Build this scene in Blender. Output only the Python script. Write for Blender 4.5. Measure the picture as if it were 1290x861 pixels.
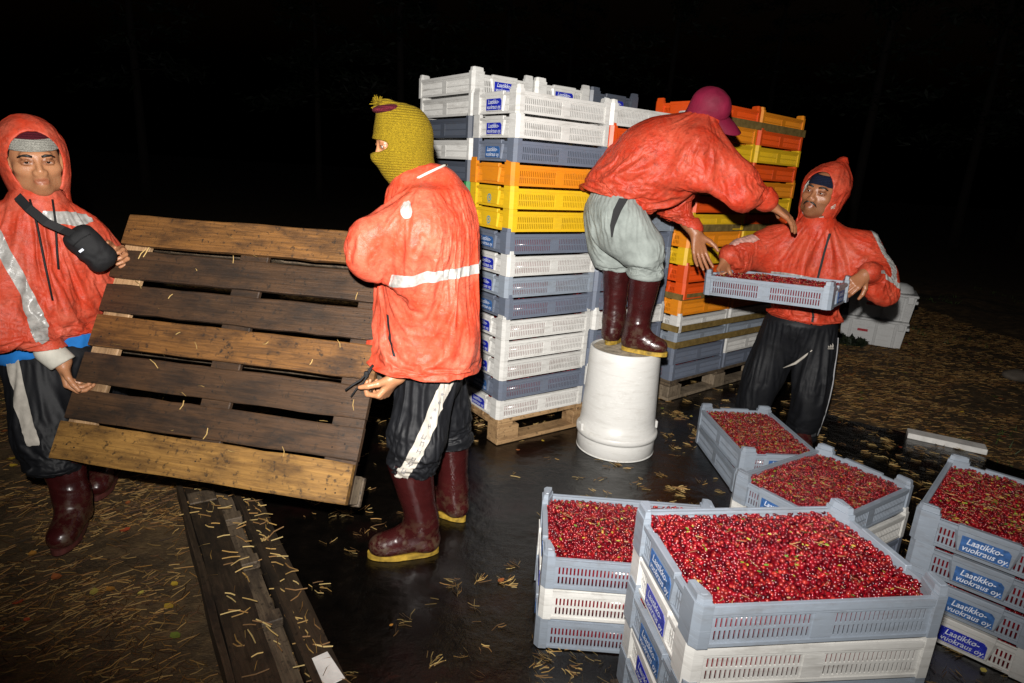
import bpy, bmesh, math, random
import numpy as np
from mathutils import Matrix, Vector

for o in list(bpy.data.objects):
    bpy.data.objects.remove(o, do_unlink=True)
scene = bpy.context.scene
COL = scene.collection

# ------------------------------------------------------------------ camera
CAM_H, CAM_P, CAM_R = 1.43, math.radians(15.4), math.radians(3.7)
cd = bpy.data.cameras.new('camera')
cd.sensor_width = 36.0
cd.lens = 784.0 / 1290.0 * 36.0
cd.clip_start = 0.05
cd.clip_end = 400
cam = bpy.data.objects.new('camera', cd)
COL.objects.link(cam)
_f = Vector((0, math.cos(CAM_P), -math.sin(CAM_P)))
_u = Vector((0, math.sin(CAM_P), math.cos(CAM_P)))
_x = Vector((1, 0, 0))
_r = math.cos(CAM_R) * _x + math.sin(CAM_R) * _u
_t = -math.sin(CAM_R) * _x + math.cos(CAM_R) * _u
cam.matrix_world = Matrix(((_r.x, _t.x, -_f.x, 0), (_r.y, _t.y, -_f.y, 0), (_r.z, _t.z, -_f.z, CAM_H), (0, 0, 0, 1)))
scene.camera = cam

# ------------------------------------------------------------------ night sky
world = bpy.data.worlds.new('World')
scene.world = world
world.use_nodes = True
wn = world.node_tree.nodes
wl = world.node_tree.links
wn.clear()
sky = wn.new('ShaderNodeTexSky')
sky.sky_type = 'NISHITA'
sky.sun_disc = False
sky.sun_elevation = math.radians(-4.0)
sky.sun_rotation = math.radians(180)
bg = wn.new('ShaderNodeBackground')
bg.inputs['Strength'].default_value = 0.1
wo = wn.new('ShaderNodeOutputWorld')
wl.new(sky.outputs[0], bg.inputs[0])
wl.new(bg.outputs[0], wo.inputs[0])

# ------------------------------------------------------------------ the photographer's flash: the one light of the place
fl = bpy.data.lights.new('camera_flash', 'SPOT')
fl.energy = 800
fl.spot_size = math.radians(128)
fl.spot_blend = 0.9
fl.shadow_soft_size = 0.022
fl.color = (1.0, 0.965, 0.92)
flash = bpy.data.objects.new('camera_flash', fl)
COL.objects.link(flash)
flash.location = (-0.05, -0.03, 1.625)
flash.rotation_euler = (Vector((0.10, 3.3, 1.95)) - flash.location).to_track_quat('-Z', 'Y').to_euler()

scene.view_settings.view_transform = 'Standard'
scene.view_settings.look = 'None'
scene.view_settings.exposure = 0.0
scene.view_settings.gamma = 1.0
scene.view_settings.use_curve_mapping = False

# ------------------------------------------------------------------ helpers
rnd = random.Random(7)
NPR = np.random.default_rng(11)

def link(o, parent=None):
    COL.objects.link(o)
    if parent is not None:
        o.parent = parent
    return o

def tag(o, label=None, cat=None, group=None, kind=None):
    if label: o['label'] = label
    if cat: o['category'] = cat
    if group: o['group'] = group
    if kind: o['kind'] = kind
    return o

def empty(name, loc=(0, 0, 0), rot=None):
    o = bpy.data.objects.new(name, None)
    o.empty_display_size = 0.1
    COL.objects.link(o)
    o.location = loc
    if rot is not None:
        o.rotation_euler = rot
    return o

def mesh_np(name, V, F, mats=None, smooth=True):
    """V (n,3) array, F (m,k) array of equal sized faces or list of lists"""
    me = bpy.data.meshes.new(name)
    if isinstance(F, np.ndarray):
        m, k = F.shape
        me.vertices.add(len(V))
        me.vertices.foreach_set('co', np.asarray(V, np.float32).ravel())
        me.loops.add(m * k)
        me.loops.foreach_set('vertex_index', F.astype(np.int32).ravel())
        me.polygons.add(m)
        me.polygons.foreach_set('loop_start', np.arange(0, m * k, k, dtype=np.int32))
        me.update(calc_edges=True)
        me.validate()
    else:
        me.from_pydata([tuple(v) for v in V], [], F)
        me.update()
    me.polygons.foreach_set('use_smooth', np.full(len(me.polygons), smooth, dtype=bool))
    if mats is not None:
        for mm in (mats if isinstance(mats, (list, tuple)) else [mats]):
            me.materials.append(mm)
    return me

def obj(name, me, parent=None, loc=None, rot=None):
    o = bpy.data.objects.new(name, me)
    link(o, parent)
    if loc is not None: o.location = loc
    if rot is not None: o.rotation_euler = rot
    return o

class MB:
    """collects boxes / prisms / tubes into one mesh"""
    def __init__(s): s.v = []; s.f = []
    def add(s, V, F):
        n = len(s.v)
        s.v += [tuple(map(float, v)) for v in V]
        s.f += [[i + n for i in f] for f in F]
        return s
    def box(s, x0, x1, y0, y1, z0, z1):
        V = [(x0, y0, z0), (x1, y0, z0), (x1, y1, z0), (x0, y1, z0), (x0, y0, z1), (x1, y0, z1), (x1, y1, z1), (x0, y1, z1)]
        return s.add(V, [[0, 3, 2, 1], [4, 5, 6, 7], [0, 1, 5, 4], [1, 2, 6, 5], [2, 3, 7, 6], [3, 0, 4, 7]])
    def bevbox(s, x0, x1, y0, y1, z0, z1, b):
        """box with all edges chamfered (26 faces)"""
        xs, ys, zs = (x0, x1), (y0, y1), (z0, z1)
        V = []; idx = {}
        for i in (0, 1):
            for j in (0, 1):
                for k in (0, 1):
                    sx, sy, sz = 1 - 2 * i, 1 - 2 * j, 1 - 2 * k
                    for a in range(3):
                        p = [xs[i] + sx * b, ys[j] + sy * b, zs[k] + sz * b]
                        p[a] = (xs[i], ys[j], zs[k])[a]
                        idx[(i, j, k, a)] = len(V); V.append(tuple(p))
        F = []
        for a in range(3):
            for sd in (0, 1):
                o1, o2 = [q for q in range(3) if q != a]
                cyc = []
                for (p, q) in ((0, 0), (1, 0), (1, 1), (0, 1)):
                    t = [0, 0, 0]; t[a] = sd; t[o1] = p; t[o2] = q
                    cyc.append(idx[(t[0], t[1], t[2], a)])
                F.append(cyc)
        for a in range(3):       # edges along axis a
            o1, o2 = [q for q in range(3) if q != a]
            for p in (0, 1):
                for q in (0, 1):
                    t0 = [0, 0, 0]; t0[o1] = p; t0[o2] = q; t1 = list(t0); t1[a] = 1
                    F.append([idx[(*t0, o1)], idx[(*t1, o1)], idx[(*t1, o2)], idx[(*t0, o2)]])
        for i in (0, 1):
            for j in (0, 1):
                for k in (0, 1):
                    F.append([idx[(i, j, k, 0)], idx[(i, j, k, 1)], idx[(i, j, k, 2)]])
        return s.add(V, F)
    def prism(s, poly, z0, z1, scale_top=1.0, center=None):
        n = len(poly)
        if center is None:
            center = (sum(p[0] for p in poly) / n, sum(p[1] for p in poly) / n)
        V = [(p[0], p[1], z0) for p in poly] + [(center[0] + (p[0] - center[0]) * scale_top, center[1] + (p[1] - center[1]) * scale_top, z1) for p in poly]
        F = [list(range(n))[::-1], list(range(n, 2 * n))] + [[i, (i + 1) % n, (i + 1) % n + n, i + n] for i in range(n)]
        return s.add(V, F)
    def lathe(s, prof, n=32, c=(0, 0)):
        V = []; F = []
        for (r, z) in prof:
            for i in range(n):
                a = 2 * math.pi * i / n
                V.append((c[0] + r * math.cos(a), c[1] + r * math.sin(a), z))
        for j in range(len(prof) - 1):
            for i in range(n):
                F.append([j * n + i, j * n + (i + 1) % n, (j + 1) * n + (i + 1) % n, (j + 1) * n + i])
        return s.add(V, F)
    def tube(s, pts, r, n=6):
        pts = [Vector(p) for p in pts]
        rr = r if isinstance(r, (list, tuple)) else [r] * len(pts)
        V = []; F = []
        up = Vector((0.13, 0.21, 1)).normalized()
        for i, p in enumerate(pts):
            t = (pts[min(i + 1, len(pts) - 1)] - pts[max(i - 1, 0)]).normalized()
            a = t.cross(up)
            if a.length < 1e-3: a = t.cross(Vector((1, 0, 0)))
            a.normalize(); b = t.cross(a)
            for k in range(n):
                an = 2 * math.pi * k / n
                V.append(p + a * (rr[i] * math.cos(an)) + b * (rr[i] * math.sin(an)))
        for i in range(len(pts) - 1):
            for k in range(n):
                F.append([i * n + k, i * n + (k + 1) % n, (i + 1) * n + (k + 1) % n, (i + 1) * n + k])
        F.append(list(range(n))[::-1]); F.append([(len(pts) - 1) * n + k for k in range(n)])
        return s.add(V, F)
    def mesh(s, name, mat=None, smooth=False, recalc=True):
        me = bpy.data.meshes.new(name)
        me.from_pydata(s.v, [], s.f)
        if recalc:
            bm = bmesh.new(); bm.from_mesh(me)
            bmesh.ops.recalc_face_normals(bm, faces=bm.faces)
            bm.to_mesh(me); bm.free()
        me.update()
        if smooth:
            me.polygons.foreach_set('use_smooth', np.ones(len(me.polygons), dtype=bool))
        if mat is not None: me.materials.append(mat)
        return me

# ---- numpy value noise
def _hash(i, j, k, seed):
    h = (i * 374761393 + j * 668265263 + k * 2147483647 + seed * 1274126177) & 0xffffffff
    h = ((h ^ (h >> 13)) * 1274126177) & 0xffffffff
    return ((h ^ (h >> 16)) & 0xffff).astype(np.float32) / 65535.0

def vnoise(P, seed=0):
    P = np.asarray(P, np.float64)
    I = np.floor(P).astype(np.int64); f = P - I
    f = f * f * f * (f * (f * 6 - 15) + 10)
    r = 0
    for dx in (0, 1):
        wx = f[:, 0] if dx else 1 - f[:, 0]
        for dy in (0, 1):
            wy = f[:, 1] if dy else 1 - f[:, 1]
            for dz in (0, 1):
                wz = f[:, 2] if dz else 1 - f[:, 2]
                r = r + wx * wy * wz * _hash(I[:, 0] + dx, I[:, 1] + dy, I[:, 2] + dz, seed)
    return r

def fbm(P, seed=0, oct=3):
    a = 0.5; r = 0; t = 0
    for o in range(oct):
        r = r + a * vnoise(P * (2.03 ** o) + 17.3 * o, seed + o); t += a; a *= 0.5
    return r / t
# ------------------------------------------------------------------ implicit surfaces for bodies and clothes
class SDF:
    def __init__(s): s.p = []
    @staticmethod
    def _v(a): return np.array(a, np.float64)
    def cap(s, a, b, ra, rb=None, k=.02, op=1, flat=None):
        a = s._v(a); b = s._v(b); rb = ra if rb is None else rb
        c = (a + b) / 2; R = np.linalg.norm(b - a) / 2 + max(ra, rb)
        s.p.append(('cap', op, k, (a, b, ra, rb, flat), c, R)); return s
    def ell(s, c, r, M=None, k=.02, op=1):
        c = s._v(c); r = s._v(r)
        s.p.append(('ell', op, k, (c, r, None if M is None else np.array(M, float)), c, r.max())); return s
    def rbox(s, c, h, M=None, rad=.01, k=.01, op=1):
        c = s._v(c); h = s._v(h)
        s.p.append(('box', op, k, (c, h, None if M is None else np.array(M, float), rad), c, np.linalg.norm(h))); return s
    def plane(s, o, n, k=.01):
        n = s._v(n); n = n / np.linalg.norm(n)
        s.p.append(('plane', -1, k, (s._v(o), n), s._v(o), 1e9)); return s
    def chain(s, pts, rs, k=.02, flat=None):
        for i in range(len(pts) - 1): s.cap(pts[i], pts[i + 1], rs[i], rs[i + 1], k, 1, flat)
        return s
    @staticmethod
    def _d(kind, pr, P):
        if kind == 'cap':
            a, b, ra, rb, flat = pr
            pa = P - a; ba = b - a
            L2 = ba @ ba + 1e-12
            t = np.clip(pa @ ba / L2, 0, 1)
            q = pa - t[:, None] * ba
            if flat is not None:
                n, sc = flat; n = np.array(n, float); n /= np.linalg.norm(n)
                al = q @ n
                l = np.sqrt(np.maximum((q * q).sum(1) - al * al + (al / sc) ** 2, 1e-12))
                r = ra + (rb - ra) * t
                l2 = np.sqrt(np.maximum((q * q).sum(1) - al * al + (al / sc ** 2) ** 2, 1e-12))
                return l * (l - r) / np.maximum(l2, 1e-9)
            return np.sqrt((q * q).sum(1)) - (ra + (rb - ra) * t)
        if kind == 'ell':
            c, r, M = pr
            q = P - c
            if M is not None: q = q @ M
            k0 = np.sqrt(((q / r) ** 2).sum(1)); k1 = np.sqrt(((q / r ** 2) ** 2).sum(1))
            return k0 * (k0 - 1) / np.maximum(k1, 1e-6)
        if kind == 'box':
            c, h, M, rad = pr
            q = P - c
            if M is not None: q = q @ M
            q = np.abs(q) - (h - rad)
            return np.sqrt((np.maximum(q, 0) ** 2).sum(1)) + np.minimum(q.max(1), 0) - rad
        if kind == 'plane':
            o, n = pr
            return -((P - o) @ n)
    def ev(s, P, plist):
        d = np.full(len(P), 1.0)
        first = True
        for (kind, op, k, pr, c, R) in plist:
            e = s._d(kind, pr, P)
            if op > 0:
                if first: d = e; first = False
                else:
                    h = np.clip(.5 + .5 * (e - d) / k, 0, 1)
                    d = e * (1 - h) + d * h - k * h * (1 - h)
            else:
                h = np.clip(.5 - .5 * (d + e) / k, 0, 1)
                d = d * (1 - h) - e * h + k * h * (1 - h)
        return d
    def mesh(s, vox, B=14):
        pos = [q for q in s.p if q[1] > 0]
        lo = np.min([q[4] - q[5] for q in pos], 0) - .03
        hi = np.max([q[4] + q[5] for q in pos], 0) + .03
        nb = np.ceil((hi - lo) / (vox * B)).astype(int)
        N = nb * B + 1
        D = np.full(N, 1.0, np.float32)
        g = np.stack(np.meshgrid(np.arange(B + 1), np.arange(B + 1), np.arange(B + 1), indexing='ij'), -1).reshape(-1, 3)
        rb = vox * B * .5 * 1.7321
        bi = np.stack(np.meshgrid(*[np.arange(n) for n in nb], indexing='ij'), -1).reshape(-1, 3)
        ctr = lo + (bi + .5) * B * vox
        dc = s.ev(ctr, s.p)
        C = np.array([q[4] for q in s.p]); Rr = np.array([q[5] for q in s.p])
        for t in range(len(bi)):
            i0 = bi[t] * B
            if abs(dc[t]) > rb * 2.0 + .015:
                if dc[t] < 0:
                    D[i0[0]:i0[0] + B + 1, i0[1]:i0[1] + B + 1, i0[2]:i0[2] + B + 1] = -1
                continue
            near = np.linalg.norm(C - ctr[t], axis=1) - Rr < rb + .07
            pl = [q for q, m in zip(s.p, near) if m]
            if not any(q[1] > 0 for q in pl): continue
            P = lo + (i0 + g) * vox
            D[i0[0]:i0[0] + B + 1, i0[1]:i0[1] + B + 1, i0[2]:i0[2] + B + 1] = s.ev(P, pl).reshape(B + 1, B + 1, B + 1)
        return nets(D, lo, vox)

def nets(D, lo, vox):
    S = D < 0
    n = np.array(D.shape)
    cnt = np.zeros(n - 1, np.uint8)
    for dx in (0, 1):
        for dy in (0, 1):
            for dz in (0, 1):
                cnt += S[dx:n[0] - 1 + dx, dy:n[1] - 1 + dy, dz:n[2] - 1 + dz]
    act = np.argwhere((cnt > 0) & (cnt < 8))
    vid = np.full(n - 1, -1, np.int32)
    vid[act[:, 0], act[:, 1], act[:, 2]] = np.arange(len(act))
    acc = np.zeros((len(act), 3)); num = np.zeros(len(act))
    corners = [(x, y, z) for x in (0, 1) for y in (0, 1) for z in (0, 1)]
    for a in range(3):
        for c in corners:
            if c[a]: continue
            c2 = list(c); c2[a] = 1
            d0 = D[act[:, 0] + c[0], act[:, 1] + c[1], act[:, 2] + c[2]]
            d1 = D[act[:, 0] + c2[0], act[:, 1] + c2[1], act[:, 2] + c2[2]]
            m = (d0 < 0) != (d1 < 0)
            t = np.where(m, d0 / np.where(m, d0 - d1, 1), 0)
            p = np.tile(np.array(c, float), (len(act), 1)); p[:, a] = t
            acc += np.where(m[:, None], p, 0); num += m
    V = lo + (act + acc / np.maximum(num, 1)[:, None]) * vox
    Q = []
    for a in range(3):
        b, c = [(1, 2), (2, 0), (0, 1)][a]
        sl0 = [slice(None)] * 3; sl1 = [slice(None)] * 3
        sl0[a] = slice(0, -1); sl1[a] = slice(1, None)
        ch = S[tuple(sl0)] != S[tuple(sl1)]
        e = np.argwhere(ch)
        ok = (e[:, b] > 0) & (e[:, c] > 0) & (e[:, b] < n[b] - 1) & (e[:, c] < n[c] - 1)
        e = e[ok]
        ins = S[e[:, 0], e[:, 1], e[:, 2]]
        def cell(db, dcc):
            q = e.copy(); q[:, b] += db; q[:, c] += dcc
            return vid[q[:, 0], q[:, 1], q[:, 2]]
        q = np.stack([cell(-1, -1), cell(0, -1), cell(0, 0), cell(-1, 0)], 1)
        q[~ins] = q[~ins][:, ::-1]
        Q.append(q)
    Q = np.concatenate(Q)
    Q = Q[(Q >= 0).all(1)]
    return V, Q

def vnormals(V, Q):
    n = np.cross(V[Q[:, 2]] - V[Q[:, 0]], V[Q[:, 3]] - V[Q[:, 1]])
    N = np.zeros_like(V)
    for i in range(4): np.add.at(N, Q[:, i], n)
    return N / np.maximum(np.linalg.norm(N, axis=1), 1e-12)[:, None]

def relax(V, Q, it=2, f=.5):
    for _ in range(it):
        A = np.zeros_like(V); c = np.zeros(len(V))
        for i in range(4):
            np.add.at(A, Q[:, i], V[Q[:, (i + 1) % 4]] + V[Q[:, (i + 3) % 4]]); np.add.at(c, Q[:, i], 2)
        V = V * (1 - f) + f * A / np.maximum(c, 1)[:, None]
    return V

def crease(V, Q, amp, freq, seed=0, stretch=(1, 1, 1), warp=.35, axis=None, mask=None):
    """cloth folds: sharp-crested noise pushed along the normal"""
    N = vnormals(V, Q)
    P = V * freq * np.array(stretch)
    W = np.stack([fbm(P * .6 + 31 * i, seed + 9 * i, 2) for i in range(3)], 1) - .5
    P = P + W * warp * 4
    n = fbm(P, seed + 3, 3)
    r = 1 - np.abs(2 * n - 1) * 2.6
    r = np.clip(r, -1, 1)
    d = amp * (r * .8 + (fbm(P * .5, seed + 5, 2) - .5) * 1.2)
    if mask is not None: d = d * mask
    return V + N * d[:, None]

def ridge(n, sharp=.8):
    return 1 - 2.0 * np.clip(np.abs(2 * n - 1) * 2.3, 0, 1) ** sharp
def folds_disp(V, Q, folds, fine=.0032, ffreq=26, seed=0):
    """directional folds: each entry (a, b, reach, freq along the axis, freq across it, amplitude, axis override)"""
    N = vnormals(V, Q)
    num = np.zeros(len(V)); den = np.full(len(V), 1e-6)
    W = np.stack([fbm(V * 7 + 31 * i, seed + 9 * i, 2) for i in range(3)], 1) - .5
    for i, (a, b, R, fa, fp, amp, ax) in enumerate(folds):
        a = np.array(a, float); b = np.array(b, float); ba = b - a
        t = np.clip((V - a) @ ba / (ba @ ba), 0, 1)
        dist = np.linalg.norm(V - a - t[:, None] * ba, axis=1)
        w = np.clip(1.25 - dist / R, 0, 1) ** 2
        ax = ba / np.linalg.norm(ba) if ax is None else np.array(ax, float) / np.linalg.norm(ax)
        P = V + W * .035
        al = P @ ax
        X = P * fp + ax * (al * (fa - fp))[:, None]
        k = np.clip((fbm(V * 5 + 3 * i, seed + 71 + i, 2) - .32) * 3.2, .15, 1.15)
        r = (ridge(fbm(X + 7.7 * i, seed + 3 + i, 1), .85) * .75 + ridge(fbm(X * 2.3 + 3.1 * i, seed + 23 + i, 1), .8) * .25) * k
        num += w * amp * r; den += w
    d = num / den * np.clip(den * 9, 0, 1)
    if fine:
        P = V * ffreq + W * 2.5
        k = np.clip((fbm(V * 6, seed + 83, 2) - .42) * 4, 0, 1.2)
        d = d + fine * k * ridge(fbm(P, seed + 61, 2), .8)
    return V + N * d[:, None]

def skin_obj(name, sdf, vox, mat, parent, base, amp=0, freq=10, seed=0, stretch=(1, 1, 1), rel=1, mask=None, warp=.35, folds=None, fine=.0032):
    V, Q = sdf.mesh(vox)
    if rel: V = relax(V, Q, rel)
    if folds:
        V0 = V; V = folds_disp(V, Q, folds, fine, 26, seed)
        if mask is not None: V = V0 + (V - V0) * mask(V0)[:, None]
        V = relax(V, Q, 1, .25)
        amp = 0
    if amp:
        V = crease(V, Q, amp, freq, seed, stretch, warp, mask=None if mask is None else mask(V))
        V = relax(V, Q, 1, .4)
    me = mesh_np(name, V - np.array(base), Q, mat)
    o = obj(name, me, parent)
    return o, V, Q

def spec(S, vox, pin, shrink=-.145, inset=.027, drop=None, bend=.12, tens=15, grav=1.0):
    V, Q = S.mesh(vox); V = relax(V, Q, 2)
    return dict(V=V, Q=Q, pin=pin(V), shrink=shrink, inset=inset, drop=drop, bend=bend, tens=tens, grav=grav)
def run_sims(specs, frames=12):
    """drape all garments at once: cut a little too large, they fall onto the body and crease"""
    made = []
    for sp in specs:
        V, Q = sp['V'], sp['Q']
        co = obj('collider', mesh_np('collider', relax(V - vnormals(V, Q) * sp['inset'], Q, 2), Q))
        cc = bpy.data.collections.new('c'); cc.objects.link(co)
        co.modifiers.new('c', 'COLLISION'); co.collision.thickness_outer = .004; co.collision.thickness_inner = .08; co.collision.cloth_friction = 8
        if sp['drop'] is not None:
            ctr = V[Q].mean(1); keep = ~sp['drop'](ctr); Q = Q[keep]
            u, inv = np.unique(Q, return_inverse=True); Q = inv.reshape(-1, 4); V = V[u]; sp['pin'] = sp['pin'][u]; sp['V'], sp['Q'] = V, Q
        o = obj('cloth', mesh_np('cloth', V, Q))
        vg = o.vertex_groups.new(name='pin'); pw = np.round(sp['pin'], 2)
        for w in np.unique(pw):
            if w > 0: vg.add(np.where(pw == w)[0].tolist(), float(w), 'REPLACE')
        c = o.modifiers.new('cloth', 'CLOTH'); s = c.settings
        s.vertex_group_mass = 'pin'; s.pin_stiffness = 1; s.quality = 3; s.mass = .15; s.effector_weights.gravity = sp['grav']
        s.tension_stiffness = s.compression_stiffness = sp['tens']; s.shear_stiffness = sp['tens'] * .4; s.bending_stiffness = sp['bend']; s.air_damping = 2
        s.shrink_min = s.shrink_max = sp['shrink']
        c.collision_settings.distance_min = .004; c.collision_settings.collision_quality = 2; c.collision_settings.use_self_collision = False
        c.collision_settings.collection = cc
        c.point_cache.frame_start = 1; c.point_cache.frame_end = frames
        made.append((o, co, cc))
    scene.frame_start = 1; scene.frame_end = frames
    for f in range(1, frames + 1): scene.frame_set(f)
    dg = bpy.context.evaluated_depsgraph_get()
    for sp, (o, co, cc) in zip(specs, made):
        ev = o.evaluated_get(dg).to_mesh()
        W = np.zeros(len(sp['V']) * 3, np.float32); ev.vertices.foreach_get('co', W); W = W.reshape(-1, 3).astype(float)
        bad = ~np.isfinite(W).all(1); W[bad] = sp['V'][bad]
        sp['W'] = W
    for (o, co, cc) in made:
        bpy.data.objects.remove(o); bpy.data.objects.remove(co); bpy.data.collections.remove(cc)
    scene.frame_set(1)
def subsurf(o):
    m = o.modifiers.new('smooth', 'SUBSURF'); m.levels = 1; m.render_levels = 1; return o
def make_garment(name, sp, mat, root, base, folds=None, seed=0, amp=.18, fine=.0010):
    W = relax(sp['W'], sp['Q'], 1, .10)
    if folds: W = folds_disp(W, sp['Q'], [(a, b, R_, fa, fp, am * amp, ax) for (a, b, R_, fa, fp, am, ax) in folds], fine, 24, seed)
    o = subsurf(obj(name, mesh_np(name, W - np.array(base), sp['Q'], mat), root))
    return o, sp['V'], sp['Q'], W

def band(name, V, Q, planes, mat, parent, base, off=.003, pred=None, W=None):
    """strip of tape that follows the cloth: the cloth's own faces between planes, lifted off it"""
    N = vnormals(V, Q)
    c = V[Q].mean(1)
    keep = np.ones(len(Q), bool)
    for (o, n) in planes:
        n = np.array(n, float); n /= np.linalg.norm(n)
        keep &= (c - np.array(o)) @ n < .03
    if pred is not None: keep &= pred(c, N[Q[:, 0]])
    Qk = Q[keep]
    if len(Qk) == 0:
        return None
    u, inv = np.unique(Qk, return_inverse=True)
    WW = V if W is None else W
    Vw = WW[u] + vnormals(WW, Q)[u] * off - np.array(base)
    me = mesh_np(name, V[u] - np.array(base), inv.reshape(-1, 4), mat)
    bm = bmesh.new(); bm.from_mesh(me)
    lay = bm.verts.layers.float_vector.new('draped')
    for v, q in zip(bm.verts, Vw): v[lay] = Vector(q)
    for (o, n) in planes:
        bmesh.ops.bisect_plane(bm, geom=bm.verts[:] + bm.edges[:] + bm.faces[:], plane_co=Vector(np.array(o) - np.array(base)), plane_no=Vector(n).normalized(), clear_outer=True)
    bm.verts.index_update(); bm.faces.index_update()
    bm.faces.ensure_lookup_table()
    seen = set(); isl = []
    for f in bm.faces:
        if f.index in seen: continue
        st = [f]; seen.add(f.index); grp = []
        while st:
            q = st.pop(); grp.append(q)
            for e in q.edges:
                for g in e.link_faces:
                    if g.index not in seen: seen.add(g.index); st.append(g)
        isl.append(grp)
    isl = [g for g in isl if sum(q.calc_area() for q in g) > 4e-4]
    out = None
    for g in isl:
        vs = {}; VV = []; FF = []
        for q in g:
            FF.append([vs.setdefault(v.index, len(vs)) for v in q.verts])
        inv = sorted(vs.items(), key=lambda kv: kv[1])
        bm.verts.ensure_lookup_table()
        VV = [bm.verts[k][lay][:] for k, _ in inv]
        out = obj(name, mesh_np(name, VV, FF, mat), parent)
        if W is not None: subsurf(out)
    bm.free(); bpy.data.meshes.remove(me)
    return out
# ------------------------------------------------------------------ materials
class NT:
    def __init__(s, name):
        s.m = bpy.data.materials.new(name); s.m.use_nodes = True
        s.t = s.m.node_tree; s.n = s.t.nodes; s.l = s.t.links
        s.b = s.n['Principled BSDF']
        s.tc = s.n.new('ShaderNodeTexCoord')
    def new(s, t): return s.n.new(t)
    def lk(s, a, b): s.l.new(a, b)
    def coord(s, scale=(1, 1, 1), src='Object', rnd=True):
        mp = s.new('ShaderNodeMapping'); mp.inputs['Scale'].default_value = scale
        s.lk(s.tc.outputs[src], mp.inputs['Vector'])
        if rnd:
            oi = s.new('ShaderNodeObjectInfo'); ml = s.new('ShaderNodeMath'); ml.operation = 'MULTIPLY'; ml.inputs[1].default_value = 57.0
            s.lk(oi.outputs['Random'], ml.inputs[0])
            cb = s.new('ShaderNodeCombineXYZ')
            for i in range(3): s.lk(ml.outputs[0], cb.inputs[i])
            s.lk(cb.outputs[0], mp.inputs['Location'])
        return mp.outputs[0]
    def noise(s, vec, scale, detail=4, rough=.55, dist=0):
        n = s.new('ShaderNodeTexNoise'); n.inputs['Scale'].default_value = scale; n.inputs['Detail'].default_value = detail
        n.inputs['Roughness'].default_value = rough; n.inputs['Distortion'].default_value = dist
        s.lk(vec, n.inputs['Vector']); return n.outputs['Fac']
    def ramp(s, fac, stops):
        r = s.new('ShaderNodeValToRGB'); e = r.color_ramp.elements
        while len(e) < len(stops): e.new(.5)
        for el, (p, c) in zip(e, stops):
            el.position = p; el.color = (*c, 1) if len(c) == 3 else c
        s.lk(fac, r.inputs[0]); return r.outputs[0]
    def val(s, fac, a, b, lo=0, hi=1):
        r = s.new('ShaderNodeMapRange'); r.inputs[1].default_value = lo; r.inputs[2].default_value = hi
        r.inputs[3].default_value = a; r.inputs[4].default_value = b
        s.lk(fac, r.inputs[0]); return r.outputs[0]
    def mix(s, fac, a, b, mode='MIX'):
        m = s.new('ShaderNodeMix'); m.data_type = 'RGBA'; m.blend_type = mode
        for sock, v in ((m.inputs[0], fac), (m.inputs[6], a), (m.inputs[7], b)):
            if isinstance(v, (int, float)): sock.default_value = v
            elif isinstance(v, tuple): sock.default_value = (*v, 1) if len(v) == 3 else v
            else: s.lk(v, sock)
        return m.outputs[2]
    def add(s, a, b, op='ADD'):
        m = s.new('ShaderNodeMath'); m.operation = op
        for i, v in enumerate((a, b)):
            if isinstance(v, (int, float)): m.inputs[i].default_value = v
            else: s.lk(v, m.inputs[i])
        return m.outputs[0]
    def bump(s, h, strength, dist, prev=None):
        b = s.new('ShaderNodeBump'); b.inputs['Strength'].default_value = strength; b.inputs['Distance'].default_value = dist
        s.lk(h, b.inputs['Height'])
        if prev is not None: s.lk(prev, b.inputs['Normal'])
        return b.outputs[0]
    def set(s, **k):
        for key, v in k.items():
            sock = s.b.inputs[key.replace('_', ' ')]
            if isinstance(v, (int, float)): sock.default_value = v
            elif isinstance(v, tuple): sock.default_value = (*v, 1) if len(v) == 3 else v
            else: s.lk(v, sock)
        return s.m

def m_plain(name, col, rough=.5, var=.25, scale=12, bump=0, bscale=60, spec=.5, metal=0.0):
    t = NT(name); v = t.coord()
    n = t.noise(v, scale)
    d = tuple(c * (1 - var) for c in col); e = tuple(min(1, c * (1 + var * .6)) for c in col)
    c = t.ramp(n, [(.3, d), (.7, e)])
    kw = dict(Base_Color=c, Roughness=t.val(n, max(.02, rough - .1), min(1, rough + .1)), Specular_IOR_Level=spec, Metallic=metal)
    if bump: kw['Normal'] = t.bump(t.noise(v, bscale, 3), bump, .004)
    return t.set(**kw)

def m_plastic(name, col, dirt=(.10, .075, .05), amount=.35):
    t = NT(name); v = t.coord()
    big = t.noise(v, 5, 5, .6); fine = t.noise(v, 55, 4, .7)
    k = t.add(t.val(big, 0, .65, .42, .75), t.val(fine, 0, .75, .5, .85), 'MULTIPLY')
    k2 = t.add(t.val(t.noise(t.coord((1, 1, 6)), 9, 4, .6), 0, amount, .5, .8), k)
    oi = t.new('ShaderNodeObjectInfo')
    base = t.mix(t.val(oi.outputs['Random'], 0, .42), col, tuple(c * .60 for c in col))
    sc_ = t.noise(t.coord((2, 2, 40)), 12, 3, .6)
    base = t.mix(t.val(sc_, 0, .35, .60, .70), base, tuple(min(1, c * 1.5 + .04) for c in col))
    c = t.mix(k2, base, dirt)
    return t.set(Base_Color=c, Roughness=t.val(big, .30, .48), Normal=t.bump(fine, .12, .002))

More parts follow.
